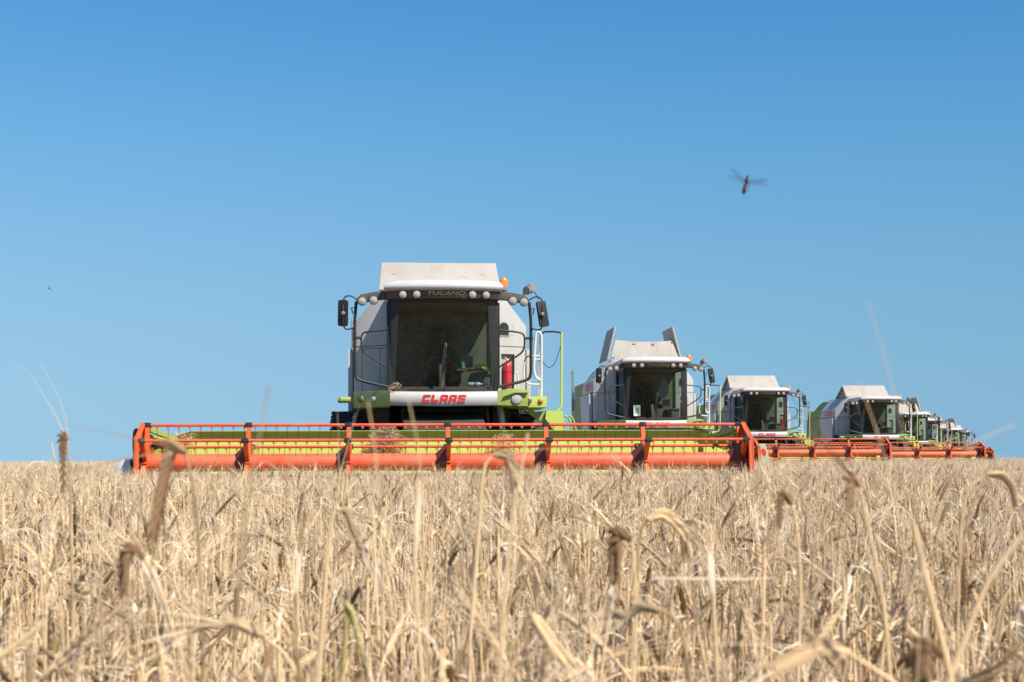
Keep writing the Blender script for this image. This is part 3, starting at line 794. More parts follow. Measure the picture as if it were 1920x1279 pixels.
COMBINES = []
def combine(X, d, label, lid='tent', hw=4.55, hx=0.0, hz=0.0, detail=1, yaw=4.5, side_text=True, key_shield=False, rz=0.0):
    yr = R(yaw)
    root = thing('combine_harvester', label, 'combine', (X - 1.7*math.sin(yr), d + 1.7*math.cos(yr), 0), yr, 'combine harvesters parked in a row')
    P = lambda n, k, fn, par=root, **kw: part(n, K(k, fn), par, **kw)
    COMBINES.append((root.location.copy(), yr, hw, hx))
    tank = P('grain_tank', 'tank', m_tank_core)
    fp = P('front_panel', 'fp', m_front_panels, tank); 
    P('recess', 'recess', m_recess, tank)
    for q_ in SEAMS: P('panel_seam', f'seam{q_}', m_seam(q_), tank)
    P('arch_window', 'arch', m_arch_window, tank)
    if detail: P('stencilled_number', 'num', lambda: number_mesh(), tank)
    for s in (-1, 1):
        P('side_panel', f'side{s}', m_side_panel(s)); P('upper_side_panel', f'us{s}', m_upper_side(s))
    if side_text: P('side_lettering', 'sidelogo', m_side_logo)
    P('engine_hood', 'hood', m_hood); P('chassis', 'chassis', m_chassis); P('feeder_house', 'feeder', m_feeder)
    for s in (-1, 1):
        for key, rad, wid, x, y in (('f', .92, .72, 1.62, .15), ('r', .62, .46, 1.32, 4.0)):
            t = P('wheel', 'tyre'+key, m_tyre(rad, wid)); t.location = (s*x, y, rad)
            r_ = P('rim', 'rim'+key, m_rim(rad, wid), t)
    if lid == 'tent':
        l = P('front_lid', 'flid', m_front_lid); 
        for x_, t_ in RIVETS: rv = P('rivet', 'rivet', m_rivet, l); rv.location = (x_, .06+.72*t_, 4.04+.59*t_)
        P('rear_lid', 'rlid', m_rear_lid)
        for s in (-1, 1): P('lid_gable', f'gab{s}', m_gable(s))
    else:
        P('front_lid', 'olid', m_open_front)
        for s in (-1, 1): P('side_flap', f'flap{s}', m_flap(s))
    cab = P('cab', 'cab', m_cab)
    P('windshield', 'wind', m_windshield, cab)
    for s in (-1, 1): P('side_window', f'sg{s}', m_sideglass(s), cab)
    P('seat', 'seat', m_seat, cab); P('console', 'dash', m_dash, cab); P('steering_wheel', 'stw', m_wheel_steer, cab); P('wiper', 'wiper', m_wiper, cab)
    P('cab_roof', 'roof', m_roof, cab); v = P('roof_visor', 'visor', m_visor, cab)
    P('visor_lettering', 'vtext', lambda: shift(font_mesh('TUCANO', .085, 1.75, .25, .004, 'tan'), .03, -2.012, 3.735), cab)
    for x in (-.68, -.45, .48, .71):
        lp = P('work_lamp', 'lampv', lambda: lamp_mesh(.062), cab); lp.location = (x, -1.875 - .15*(1-(x/.95)**2), 3.715)
    for s in (-1, 1):
        am = P('light_arm', f'arm{s}', m_light_arm(s))
        for x in (1.17, 1.36): lp = P('work_lamp', 'lampa', lambda: lamp_mesh(.068), am); lp.location = (s*x, -1.77, 3.64 - .10*(x-1.17))
        P('guard_frame', f'guard{s}', m_guard(s)); ma = P('mirror_arm', f'marm{s}', m_mirror_arm(s)); P('wing_mirror', f'mir{s}', m_mirror(s), ma)
    P('beacon', 'beacon', m_beacon); P('search_lamp', 'search', m_search)
    bm_ = P('bumper', 'bumper', m_bumper); P('brand_lettering', 'logo', m_logo, bm_)
    ld = P('left_deck', 'ldeck', m_left_deck); rd = P('right_deck', 'rdeck', m_right_deck)
    for par, key, x, z, r, y in ((ld,'lampdark',-1.40,2.0,.055,-1.315),(ld,'lamp',-1.19,2.0,.058,-1.545),(rd,'lamp',1.225,1.985,.085,-1.81),(rd,'lampdark',1.335,1.985,.0,-1.81),(rd,'lampdark',1.44,1.96,.05,-1.70),(rd,'lampred',1.65,1.955,.042,-1.67)):
        if r:
            kk = 'amber' if key == 'lampred' else key
            lp = P('headlamp', f'hl{kk}{r}', lambda kk=kk, r=r: lamp_mesh(r, kk, 0, .05, 'grey' if r < .08 else 'steel'), par); lp.location = (x, y, z); lp.rotation_euler[2] = R(-38) if par is ld else 0
    P('handrail', 'rail', m_handrail); P('grab_handle', 'grab', m_grab); P('ladder', 'ladder', m_ladder); P('rear_rail', 'rrail', m_rear_rail); P('exhaust_pipe', 'exh', m_exhaust); P('hydraulic_pipe', 'hose', m_hose)
    # header
    kk = f'H{hw}'
    H = K(kk, lambda: header_meshes(kk, hw))
    h = P('header', kk+'back', H['back']); h.location = (hx, 0, hz)
    P('reel_tube', kk+'reel', H['reel'], h).location.z = rz
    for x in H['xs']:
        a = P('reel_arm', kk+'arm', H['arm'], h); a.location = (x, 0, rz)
    for s in (-1, 1):
        P('reel_end_plate', f'{kk}end{s}', H['end'](s), h).location.z = rz; P('reel_support', f'{kk}sup{s}', H['support'](s), h).location.z = rz; P('crop_divider', f'{kk}div{s}', H['divider'](s), h)
    if key_shield:
        es = P('end_shield', kk+'shield', lambda: MB().prism([(hw+.06,.3),(hw+.46,.3),(hw+.40,1.0),(hw+.30,1.36),(hw+.06,1.36)], 'y', -4.6, -4.2).mesh('end_shield', 'palegreen', .02), h)
        P('warning_sticker', kk+'stick', lambda: MB().prism([(hw+.20,1.06),(hw+.30,1.0),(hw+.32,1.14),(hw+.24,1.24),(hw+.16,1.18)], 'y', -4.604, -4.59).mesh('warning_sticker', 'logored', 0), es)
    P('cutter_bar', kk+'cut', H['cutter'], h); P('auger', kk+'aug', H['auger'], h)
    for a in ANG: P('tine_bar', f'{kk}bar{a}', H['bar'](a), h).location.z = rz
    xs = []
    x = -hw + .22
    while x < hw - .12:
        if min(abs(x-q) for q in H['xs']) > .05: xs.append(round(x, 4))
        x += .157
    if detail == 2:
        one = [(a, x) for a in (95, 35) for x in xs][:100]
        for a, x in one:
            t = P('tine', 'tine', lambda: m_tine().mesh('tine', ['red', 'dark'], 0, 0), h); t.location = (x, *rp(a))
        left = [x for x in xs if (35, x) not in one]
        t = P('tines', kk+'tines1', m_tines_many([155, 335, 215, 275], xs), h); t['kind'] = 'stuff'
        if left: t = P('tines', kk+'tines2', m_tines_many([35], left), h); t['kind'] = 'stuff'
        P('reel_drive', 'drive', m_left_gear, h); P('marker_disc', 'disc', m_side_disc, h)
    else:
        t = P('tines', kk+'tinesall', m_tines_many([95, 35, 155, 335, 215, 275], xs), h); t['kind'] = 'stuff'; t.location.z = rz
    return root

C1 = combine(-1.15, 24.0, 'nearest combine harvester, facing the camera, tented tank lid, long red reel spanning the picture', 'tent', 4.46, -.03, 0, 2)
C2 = combine(4.24, 42.0, 'second combine harvester with both tank side flaps raised high, behind the nearest reel', 'open', 3.3, -1.05, .02, key_shield=True)
C3 = combine(10.7, 60.0, 'third combine harvester with dusty peaked tank lid and dark open gable', 'tent', 4.55, -.35, 0, rz=.28)
C4 = combine(17.8, 68.8, 'fourth combine harvester with clean white peaked lid and green rear flank visible', 'tent', 4.55, -.75, 0, rz=.22)
C5 = combine(26.3, 93.0, 'fifth combine harvester, just right of the fourth, dark flap raised over its roof', 'open', 4.55, -.65, 0, 0, rz=.15)
C6 = combine(31.6, 108.0, 'sixth combine harvester, mostly hidden behind the fifth, blue-grey mirror against the sky', 'tent', 4.55, -1.2, 0, 0, rz=.1)
C7 = combine(39.8, 134.0, 'seventh combine harvester, small in the distance, with a person standing on its ladder', 'tent', 3.3, -1.6, .1, 0)
C8 = combine(44.3, 143.0, 'eighth combine harvester in the distance with a dark flap raised above white roof', 'open', 3.3, -1.6, .1, 0)
C9 = combine(48.8, 155.0, 'farthest combine harvester at the right end of the row, smallest in view', 'tent', 3.3, -1.6, .1, 0)

# ------------------------------------------------------------------ things on and in the machines
def on(root, p):
    return root.matrix_basis @ Vector(p)
bpy.context.view_layer.update()
def ext_mesh():
    b = MB()
    b.lathe([(.06,0),(.072,.01),(.075,.03),(.075,.40),(.065,.44),(.035,.475),(.022,.48)], (0,0,0), (0,0,1), 18, 0)
    b.lathe([(.024,.48),(.026,.52),(.02,.53)], (0,0,0), (0,0,1), 10, 1)
    b.tube([(-.05,0,.555),(0,0,.535),(.04,0,.53)], .012, 5, 0); b.tube(fillet([(.02,-.01,.51),(.09,-.02,.47),(.085,-.02,.3)], .04), .008, 5, 2)
    b.lathe([(.0762,.29),(.0762,.305)], (0,0,0), (0,0,1), 18, 2)
    return b.mesh('fire_extinguisher', ['extred', 'steel', 'black'])
for r_, lb in ((C1, 'red fire extinguisher in the beige recess of the nearest combine'), (C2, 'red fire extinguisher beside the cab of the second combine with raised flaps'), (C3, 'small red fire extinguisher beside the cab of the third combine')):
    e = thing('fire_extinguisher', lb, 'fire extinguisher', on(r_, (1.225, .17, 2.26)), r_.rotation_euler.z, 'fire extinguishers on the combines', K('ext', ext_mesh))

def bottle_mesh(mat):
    def fn():
        b = MB(); b.lathe([(.03,0),(.036,.01),(.036,.09),(.033,.1),(.033,.13),(.036,.14),(.036,.19),(.014,.24),(.013,.26)], (0,0,0), (1,0,0), 12, 0)
        b.lathe([(.0365,.095),(.0365,.135)], (0,0,0), (1,0,0), 12, 1); b.lathe([(.015,.255),(.015,.275)], (0,0,0), (1,0,0), 10, 1)
        return b.mesh('plastic_bottle', [mat, 'blue'])
    return fn
thing('plastic_bottle', 'clear plastic bottle with blue label lying low behind the nearest windshield', 'bottle', on(C1, (.42,-1.55,2.245)), R(8), 'bottles in the cab', K('bot1', bottle_mesh('bottle')))
thing('plastic_bottle', 'second clear bottle lying behind the blue-labelled one in the nearest cab', 'bottle', on(C1, (.50,-1.44,2.245)), R(-10), 'bottles in the cab', K('bot1', bottle_mesh('bottle')))
def can_mesh():
    b = MB(); b.lathe([(.03,0),(.04,.01),(.04,.13),(.03,.14)], (0,0,0), (0,.2,1), 12); return b.mesh('green_cup', 'bottlegreen')
thing('green_cup', 'small green cup on the console behind the nearest windshield', 'cup', on(C1, (.36,-1.28,2.52)), 0, None, can_mesh())
b = MB(); b.box(.0,.04,-1.3,-1.1,2.47,2.52)
thing('cup_shelf', 'narrow dark shelf under the green cup in the nearest cab', 'shelf', (C1.location), C1.rotation_euler.z, None, MB().box(.24,.80,-1.34,-1.15,2.49,2.52).mesh('cup_shelf', 'interior', .005))
thing('snack_packet', 'lime green packet lying on the shelf in the nearest cab', 'packet', on(C1, (.66,-1.27,2.525)), R(15), None, MB().prism([(-.10,0),(-.11,.03),(-.09,.07),(0,.085),(.09,.06),(.11,.02),(.10,0)], 'y', -.04, .04).mesh('snack_packet', 'yellowgreen', .01))
thing('paper_notice', 'white printed notice stuck low inside the second combine windshield', 'notice', on(C2, (-.55,-1.715,2.24)), C2.rotation_euler.z, None,
      MB().box(-.10,.10,0,.004,0,.32).box(-.065,.065,-.003,.0,.08,.25,1).mesh('paper_notice', ['paper', 'papergreen']))
b = MB(); pts = [(0,.42),(.10,.28),(.17,.10),(.14,-.10),(.04,-.20),(-.06,-.18),(-.17,-.14),(-.20,-.06),(-.08,.22)]
b.prism(pts, 'y', -.03, .03); cm = b.mesh('hanging_cloth', 'cloth', .02)
thing('hanging_cloth', 'pale blue cloth hanging behind the windshield of the second combine', 'cloth', on(C2, (.32,-1.25,2.98)), C2.rotation_euler.z, None, cm)
b = MB(); b.prism([(-.04,.40),(.05,.41),(.20,.26),(.23,-.05),(.17,-.08),(.15,-.30),(-.14,-.28),(-.15,-.04),(-.21,-.03),(-.18,.24)], 'y', -.03, .03)
thing('hanging_cloth', 'grey-green jacket hanging beside the seat in the nearest cab', 'jacket', on(C1, (.42,-.45,2.92)), C1.rotation_euler.z, None, b.mesh('hanging_jacket', 'jacket', .02))

def straw_heap(n, wx, wy, wz, seed):
    rg = random.Random(seed); b = MB()
    for _ in range(n):
        u = rg.gauss(0, .4); x = max(-1.3, min(1.3, u))*wx; y = rg.uniform(-1,1)*wy; zc = wz*max(.05, (1-(x/(wx*1.3))**2))*rg.uniform(.0, 1)
        a = rg.uniform(0, math.pi*2); L = rg.uniform(.06,.20); el = rg.uniform(-.6,.8)
        dv = Vector((math.cos(a)*math.cos(el), math.sin(a)*math.cos(el)*.5, math.sin(el)))*L; p = Vector((x,y,zc)); bend = Vector((rg.gauss(0,.02), rg.gauss(0,.01), rg.gauss(0,.03)))
        b.tube([p-dv*.5, p+bend, p+dv*.5], rg.uniform(.0015,.003), 3, rg.choice((0,0,1,2)), False, False)
    return b.mesh('straw_clump', ['stem', 'awn', 'eardark'], 0, 0)
thing('straw_clump', 'big tangled straw clump lodged on the reel left of the nearest cab centre', 'straw', on(C1, (-.95,-4.12,1.02)), C1.rotation_euler.z, 'straw caught on the header', straw_heap(900, .32, .10, .46, 3))
thing('straw_clump', 'smaller straw clump lodged on the reel right of the nearest cab centre', 'straw', on(C1, (.84,-4.12,1.05)), C1.rotation_euler.z, 'straw caught on the header', straw_heap(320, .26, .08, .30, 5))
thing('straw_clump', 'wispy straw caught on the left end of the nearest header', 'straw', on(C1, (-4.0,-4.05,1.18)), C1.rotation_euler.z, 'straw caught on the header', straw_heap(160, .28, .06, .2, 8))
thing('straw_clump', 'few straws lying at the left foot of the nearest windshield', 'straw', on(C1, (-.78,-1.86,2.12)), C1.rotation_euler.z, 'straw caught on the header', straw_heap(26, .14, .03, .14, 12))

# ------------------------------------------------------------------ person on the far platform
def person_mesh():
    me = bpy.data.meshes.new('p'); bm = bmesh.new()
    J = {'pelvis': (0,0,.95,.13), 'waist': (0,0,1.10,.125), 'chest': (0,0,1.32,.15), 'neckb': (0,0,1.47,.075), 'neck': (0,-.01,1.53,.055), 'head': (0,-.02,1.64,.095), 'crown': (0,-.015,1.73,.07)}
    E = [('pelvis','waist'),('waist','chest'),('chest','neckb'),('neckb','neck'),('neck','head'),('head','crown')]
    for s, n in ((-1,'l'),(1,'r')):
        J.update({'sh'+n: (s*.18,0,1.42,.065), 'el'+n: (s*.34,.03,1.20,.045), 'wr'+n: (s*.20,-.10,1.04,.034), 'ha'+n: (s*.15,-.12,1.0,.036),
                  'hip'+n: (s*.10,0,.90,.095), 'kn'+n: (s*.12,-.02,.50,.06), 'an'+n: (s*.13,.02,.09,.042), 'to'+n: (s*.15,-.14,.04,.035)})
        E += [('chest','sh'+n),('sh'+n,'el'+n),('el'+n,'wr'+n),('wr'+n,'ha'+n),('pelvis','hip'+n),('hip'+n,'kn'+n),('kn'+n,'an'+n),('an'+n,'to'+n)]
    ids = {k: bm.verts.new(v[:3]) for k, v in J.items()}
    for a, b_ in E: bm.edges.new((ids[a], ids[b_]))
    bm.to_mesh(me); bm.free(); ob = bpy.data.objects.new('p', me); COL.objects.link(ob)
    ob.modifiers.new('s', 'SKIN'); ss = ob.modifiers.new('u', 'SUBSURF'); ss.levels = 2
    for (k, v), sv in zip(J.items(), me.skin_vertices[0].data): sv.radius = (v[3], v[3]); sv.use_root = (k == 'pelvis')
    dg = bpy.context.evaluated_depsgraph_get(); out = bpy.data.meshes.new_from_object(ob.evaluated_get(dg))
    bpy.data.objects.remove(ob)
    out.materials.clear()
    for k in ('skin', 'shirt', 'trousers', 'dark'): out.materials.append(M[k])
    for p in out.polygons:
        z, x = p.center.z, abs(p.center.x)
        p.material_index = 3 if z < .1 else 2 if z < 1.0 and x < .24 and not (z > .93 and p.center.y < -.08) else 0 if z > 1.5 or (z < 1.18 and x > .17) or (z < 1.06 and p.center.y < -.08) else 1
        p.use_smooth = True
    return out
b = MB()
for dx in (-.03, .03): b.lathe([(.012,-.005),(.010,.004)], (dx,-.108,1.655), (0,-1,0), 8, 1)
b.tube([(0,-.11,1.66),(0,-.135,1.625)], [.01,.016], 6, 0); b.tube([(-.025,-.105,1.595),(.025,-.105,1.595)], .006, 5, 2)
face = b.mesh('face_features', ['skin', 'hair', 'extred'])
hb = MB(); hb.lathe([(.098,-.01),(.107,.03),(.100,.075),(.065,.115),(.01,.128)], (0,.0,1.655), (0,.18,1), 14)
pr = thing('person', 'person in dark clothes with hands on hips, standing on the seventh combine ladder', 'person', on(C7, (1.90,-1.20,1.80)), R(10), None, person_mesh())
part('hair', hb.mesh('hair', 'hair'), pr); part('face_features', face, pr)

# ------------------------------------------------------------------ flying insects
def px(x, y, d): 
    """Photo pixel at distance d -> point in the place."""
    return Vector(((x-960)/F*d, d, HC + (867 - 8*x/1920 - y)/F*d))
def insect(scale, label, loc, tilt):
    r_ = thing('flying_insect', label, 'insect', loc, 0, 'insects in the air'); r_.scale = (scale,)*3; r_.rotation_euler = (R(12), R(tilt), R(10))
    b = MB(); b.tube(smooth_path([(-.0015,0,-.011),(-.001,0,-.006),(0,0,-.001),(.0005,0,.003)], 4), [.0006,.0016,.0024,.0028,.0029,.0028,.0026,.0023,.002,.0018,.0016,.0014,.0013], 8)
    part('abdomen', b.mesh('abdomen', 'insect'), r_)
    b = MB(); b.lathe([(.001,-.003),(.0019,-.001),(.0019,.002),(.0009,.0035)], (.0003,0,.0055), (0,0,1), 10); part('thorax', b.mesh('thorax', 'insectdark'), r_)
    b = MB(); b.lathe([(.0005,-.002),(.0016,-.0008),(.0017,.001),(.0008,.002)], (.0005,0,.0105), (0,0,1), 10)
    for s in (-1, 1): b.lathe([(.0006,-.0006),(.0008,0),(.0004,.0007)], (.0005+s*.0013,-.0006,.0108), (s,-.4,.3), 8)
    part('head', b.mesh('head', 'insectdark'), r_)
    for s, a0, ln, wd in ((-1, 34, .027, .0050), (-1, 14, .026, .0062), (1, 12, .029, .0055), (1, -1, .027, .0058)):
        vs = []; n = 12; ca, sa = math.cos(R(a0)), math.sin(R(a0))
        for i in range(n+1):
            t = i/n; h = wd*(math.sin(math.pi*t**.75)**.6)*.5 if 0 < t < 1 else .0002
            for e in (-1, 1):
                q = (t*ln, e*h - (.0006 if e < 0 else 0)); vs.append((s*(q[0]*ca - q[1]*sa), .001*math.sin(3*t) , .004 + q[0]*sa + q[1]*ca))
        b = MB(); b.add(vs, [(2*i,2*i+1,2*i+3,2*i+2) for i in range(n)], 0)
        b.tube([vs[2*i+1] for i in range(n+1)], .00016, 4, 1); b.tube([((vs[2*i][0]+vs[2*i+1][0])/2, .0008, (vs[2*i][2]+vs[2*i+1][2])/2) for i in range(n+1)], .0001, 3, 1)
        part('wing', b.mesh('wing', ['wing', 'insectdark']), r_)
    b = MB()
    for s in (-1, 1):
        for k in (0, 1, 2): b.tube([(s*.0015,-.001,.005-.001*k), (s*.004,-.003,.003-.002*k), (s*.0035,-.004,-.001-.003*k)], .00022, 4)
    part('legs', b.mesh('legs', 'insectdark'), r_)
    return r_
insect(1.16, 'reddish brown insect with spread wings flying in the sky, upper right', px(1400, 348, 2.05), 4)
insect(.55, 'tiny dark insect far off in the sky at the left edge', px(93, 541, 5.5), 60)

# ------------------------------------------------------------------ barley
BM_ = ['stem', 'ear', 'eardark', 'awn', 'leaf', 'greenish']
def ear_geo(b, path, rg, mi=1, awn_mi=3, awns=16, awn_len=.11, kern=20, sc_=1.0):
    """Two-rowed barley head: plump overlapping kernels, each with a fine awn."""
    P = [Vector(p) for p in path]; k = len(P)-1
    def at(t):
        f = t*k; i = min(int(f), k-1); return P[i].lerp(P[i+1], f-i), (P[i+1]-P[i]).normalized()
    b.tube(P, [.0026*sc_*(1-.55*i/k) for i in range(k+1)], 6, mi, False, True) if kern else None
    side0 = (P[-1]-P[0]).cross(Vector((rg.uniform(-1,1), rg.uniform(-1,1), rg.uniform(-1,1)))).normalized()
    for i in range(kern):
        t = (i+.2)/kern*.95; p, d = at(t); sd = side0 - d*side0.dot(d); sd = sd.normalized()*(1 if i % 2 else -1); fw = d.cross(sd)
        taper = (1 - .45*t)*(.75 if i < 2 else 1)*sc_
        ax = (d*.95 + sd*.25).normalized(); u = (sd - ax*sd.dot(ax)).normalized(); v = ax.cross(u); c = p + sd*.0013*sc_
        L = .0115*sc_; vs = []
        for h, rr in ((0,.0012),(.3,.0030),(.62,.0026),(1,.0006)):
            for j in range(4):
                a = j*math.pi/2 + .4; vs.append(c + ax*L*h + (u*math.cos(a)*.85 + v*math.sin(a)*1.25)*rr*taper)
        b.add(vs, [(4*q+j, 4*q+(j+1) % 4, 4*q+4+(j+1) % 4, 4*q+4+j) for q in range(3) for j in range(4)], mi)
    for i in range(awns):
        t = rg.uniform(.1, .98); p, d = at(t); L = awn_len*rg.uniform(.45, 1.15)
        dv = (d + Vector((rg.gauss(0,.11), rg.gauss(0,.11), rg.gauss(0,.11)))).normalized(); bend = Vector((rg.gauss(0,.012), rg.gauss(0,.012), -.006))
        b.tube([p, p+dv*L*.5+bend*.5, p+dv*L+bend*1.6], [.00055,.00042,.00015], 3, awn_mi, False, False)
def leaf_geo(b, p, rg, L, wd, az, mi=4, droop=1.0, twist=None):
    n = 7; pts = []; sd = []; ws = []; d = Vector((math.cos(az), math.sin(az), rg.uniform(.4,2.6))).normalized(); q = Vector(p); tw = rg.uniform(-3,3) if twist is None else twist
    for i in range(n+1):
        t = i/n; pts.append(q.copy()); s0 = d.cross(Vector((0,0,1)))
        s0 = s0.normalized() if s0.length > 1e-3 else Vector((1,0,0)); n0 = s0.cross(d)
        sd.append((s0*math.cos(tw*t) + n0*math.sin(tw*t)).normalized()); ws.append(wd*(1-t*.9)*min(1, .5+2*t)*.5)
        q = q + d*L/n; d = (d + Vector((rg.gauss(0,.12), rg.gauss(0,.12), -.34*droop*(.4+t)))).normalized()
    b.strip(pts, ws, sd, mi)
def stalk_pieces(rg, h, style):
    """One barley plant as separate pieces: stem, ear, leaves; style sets how the head hangs."""
    h *= {'up': .84, 'side': .93, 'bare': rg.uniform(.8, 1.06)}.get(style, 1.0)
    az = rg.uniform(0, 2*math.pi); lean = rg.uniform(.0, .055); dx, dy = math.cos(az), math.sin(az)
    top = Vector((dx*lean*h*1.2, dy*lean*h*1.2, h)); base = Vector((0,0,-.02))
    mid = Vector((dx*lean*h*.3, dy*lean*h*.3, h*.5)); EL = rg.uniform(.065,.095)
    turn = {'up': rg.uniform(.0,.5), 'side': rg.uniform(.9,2.0), 'bare': rg.uniform(0,.25), 'nod': rg.uniform(2.6,3.25), 'broken': rg.uniform(2.6,3.0)}[style]
    path = [base, mid]; q = Vector((dx*lean*h*.8, dy*lean*h*.8, h*.87)); path.append(q.copy())
    d = (q-mid).normalized(); neck = []; n = 4; step = h*.13/n*(1.0 if turn < 1.2 else .55 if turn < 2.2 else .30); ang = math.acos(max(-1, min(1, d.z)))
    for i in range(n):
        ang += turn*.72/n if style != 'broken' else (turn*.9 if i == n-1 else 0)
        d = Vector((dx*math.sin(ang), dy*math.sin(ang), math.cos(ang))); q = q + d*step; neck.append(q.copy())
    S = smooth_path(path + neck, 3) if style != 'broken' else path + neck
    E = []; m_ = 6
    for i in range(m_+1):
        E.append(q.copy()); ang += turn*.28/m_ if style != 'broken' else 0
        d = Vector((dx*math.sin(ang), dy*math.sin(ang), math.cos(ang))); q = q + d*EL/m_
    return S, E
def stalk_into(bs, be, bl, rg, h, style, kern=18, awns=12, leaves=3, emi=1, stem_n=5):
    S, E = stalk_pieces(rg, h, style); k = len(S)
    bs.tube(S, [.0021 - .0010*i/(k-1) for i in range(k)], stem_n, 5 if rg.random() < .05 else 0, False, False)
    for z in (.35, .62): 
        i = int(z*(k-1)); bs.lathe([(.002,-.004),(.0028,0),(.002,.004)], S[i], (S[min(i+1,k-1)]-S[i-1]), 5, 0)
    if style != 'bare': ear_geo(be, E, rg, emi, 3, awns, .115, kern)
    else: leaves += 1
    for _ in range(rg.choice((1, 2))):                             # loosened sheath standing along the straw
        i0 = rg.randint(1, max(1, k-5)); q = [S[j] + Vector((rg.gauss(0,.002), rg.gauss(0,.002), 0)) for j in range(i0, min(k, i0+4))]; az = rg.uniform(0, 6.28)
        bl.strip(q, [.0032, .0042, .003, .001][:len(q)], [Vector((math.cos(az+.5*j), math.sin(az+.5*j), 0)) for j in range(len(q))], 4)
    for _ in range(leaves):
        t = rg.uniform(.12,.72); p = S[int(t*(k-1))]; leaf_geo(bl, p, rg, rg.uniform(.08,.18), rg.uniform(.0025,.005), rg.uniform(0, 6.28), 4, rg.uniform(2.0,4.5))
    return S, E

STY = ['up', 'side', 'nod', 'nod', 'broken', 'bare', 'bare', 'nod', 'bare', 'nod', 'broken', 'bare', 'side', 'nod', 'bare', 'nod', 'nod', 'bare', 'nod', 'bare', 'up', 'bare']
lib = bpy.data.collections.new('barley_library')                    # kept out of the scene: sources for the crop below
rg = random.Random(11)
for i, st in enumerate(STY):
    b = MB(); stalk_into(b, b, b, rg, rg.uniform(.70,.80), st, 16, 12, rg.choice((0,1,1)), 2 if i % 5 == 2 else 1)
    lib.objects.link(bpy.data.objects.new(f'stalk_{i:02d}', b.mesh('stalk', BM_, 0, 0)))
lib2 = bpy.data.collections.new('barley_patch_library')
for k in range(5):
    b = MB(); rg2 = random.Random(50+k)
    for j in range(90):
        ox, oy = rg2.uniform(-.6,.6), rg2.uniform(-.6,.6); t = MB(); h = rg2.gauss(.76,.05); st = rg2.choice(STY)
        S, E = stalk_pieces(rg2, h, st)
        t.tube(S[::2] + [S[-1]], .0022, 3, 0, False, False); t.tube(E[::2], [.003,.0055,.005,.002], 4, 2 if rg2.random() < .2 else 1, False, True)
        for _ in range(4):
            q = E[rg2.randint(1,5)]; dv = ((E[-1]-E[0]).normalized() + Vector((rg2.gauss(0,.2), rg2.gauss(0,.2), rg2.gauss(0,.2)))).normalized(); t.tube([q, q+dv*.12], [.0007,.0003], 3, 3, False, False)
        for _ in range(2): leaf_geo(t, S[int(rg2.uniform(.3,.9)*(len(S)-1))], rg2, .2, .008, rg2.uniform(0,6.28))
        o = len(b.v); b.v += [(p[0]+ox, p[1]+oy, p[2]) for p in t.v]; b.f += [tuple(i+o for i in f) for f in t.f]; b.m += t.m
    lib2.objects.link(bpy.data.objects.new(f'patch_{k:02d}', b.mesh('patch', BM_, 0, 0)))

def gn_field(name, label, coll, P, ROT, SCL, IDX):
    me = bpy.data.meshes.new(name); n = len(P); me.vertices.add(n); me.vertices.foreach_set('co', np.asarray(P, np.float32).ravel())
    a = me.attributes.new('rot', 'FLOAT_VECTOR', 'POINT'); a.data.foreach_set('vector', np.asarray(ROT, np.float32).ravel())
    a = me.attributes.new('scl', 'FLOAT', 'POINT'); a.data.foreach_set('value', np.asarray(SCL, np.float32))
    a = me.attributes.new('pick', 'INT', 'POINT'); a.data.foreach_set('value', np.asarray(IDX, np.int32))
    o = bpy.data.objects.new(name, me); COL.objects.link(o); o['kind'] = 'stuff'; o['label'] = label; o['category'] = 'barley'
    g = bpy.data.node_groups.new(name, 'GeometryNodeTree')
    g.interface.new_socket('Geometry', in_out='INPUT', socket_type='NodeSocketGeometry'); g.interface.new_socket('Geometry', in_out='OUTPUT', socket_type='NodeSocketGeometry')
    gi, go = g.nodes.new('NodeGroupInput'), g.nodes.new('NodeGroupOutput')
    ip = g.nodes.new('GeometryNodeInstanceOnPoints'); ci = g.nodes.new('GeometryNodeCollectionInfo')
    ci.inputs['Collection'].default_value = coll; ci.inputs['Separate Children'].default_value = True; ci.inputs['Reset Children'].default_value = True
    ip.inputs['Pick Instance'].default_value = True
    def attr(nm, ty):
        q = g.nodes.new('GeometryNodeInputNamedAttribute'); q.data_type = ty; q.inputs['Name'].default_value = nm; return q.outputs['Attribute']
    g.links.new(gi.outputs[0], ip.inputs['Points']); g.links.new(ci.outputs[0], ip.inputs['Instance'])
    g.links.new(attr('pick', 'INT'), ip.inputs['Instance Index']); g.links.new(attr('rot', 'FLOAT_VECTOR'), ip.inputs['Rotation']); g.links.new(attr('scl', 'FLOAT'), ip.inputs['Scale'])
    g.links.new(ip.outputs[0], go.inputs[0])
    md = o.modifiers.new('crop', 'NODES'); md.node_group = g
    return o
nr = np.random.default_rng(4)
def cut(P, back=9.0):
    """False where a header or machine stands or has already mown."""
    ok = np.ones(len(P), bool)
    for loc, yr, hw, hx in COMBINES:
        dx, dy = P[:,0]-loc.x, P[:,1]-loc.y; lx = dx*math.cos(yr) + dy*math.sin(yr); ly = -dx*math.sin(yr) + dy*math.cos(yr)
        ok &= ~((np.abs(lx-hx) < hw+.12) & (ly > -5.25) & (ly < back))
    return ok
def wedge(y0, y1, dens, margin):
    w1 = .375*y1 + margin; n = int(dens*2*w1*(y1-y0)); P = np.stack([nr.uniform(-w1,w1,n), nr.uniform(y0,y1,n)], 1)
    return P[np.abs(P[:,0]) < .375*P[:,1] + margin]
def patchy(P): return .5 + .5*np.sin(P[:,0]*1.7+.6*np.sin(P[:,1]*1.1)+2)*np.sin(P[:,1]*1.3+.8*np.sin(P[:,0]*.9))
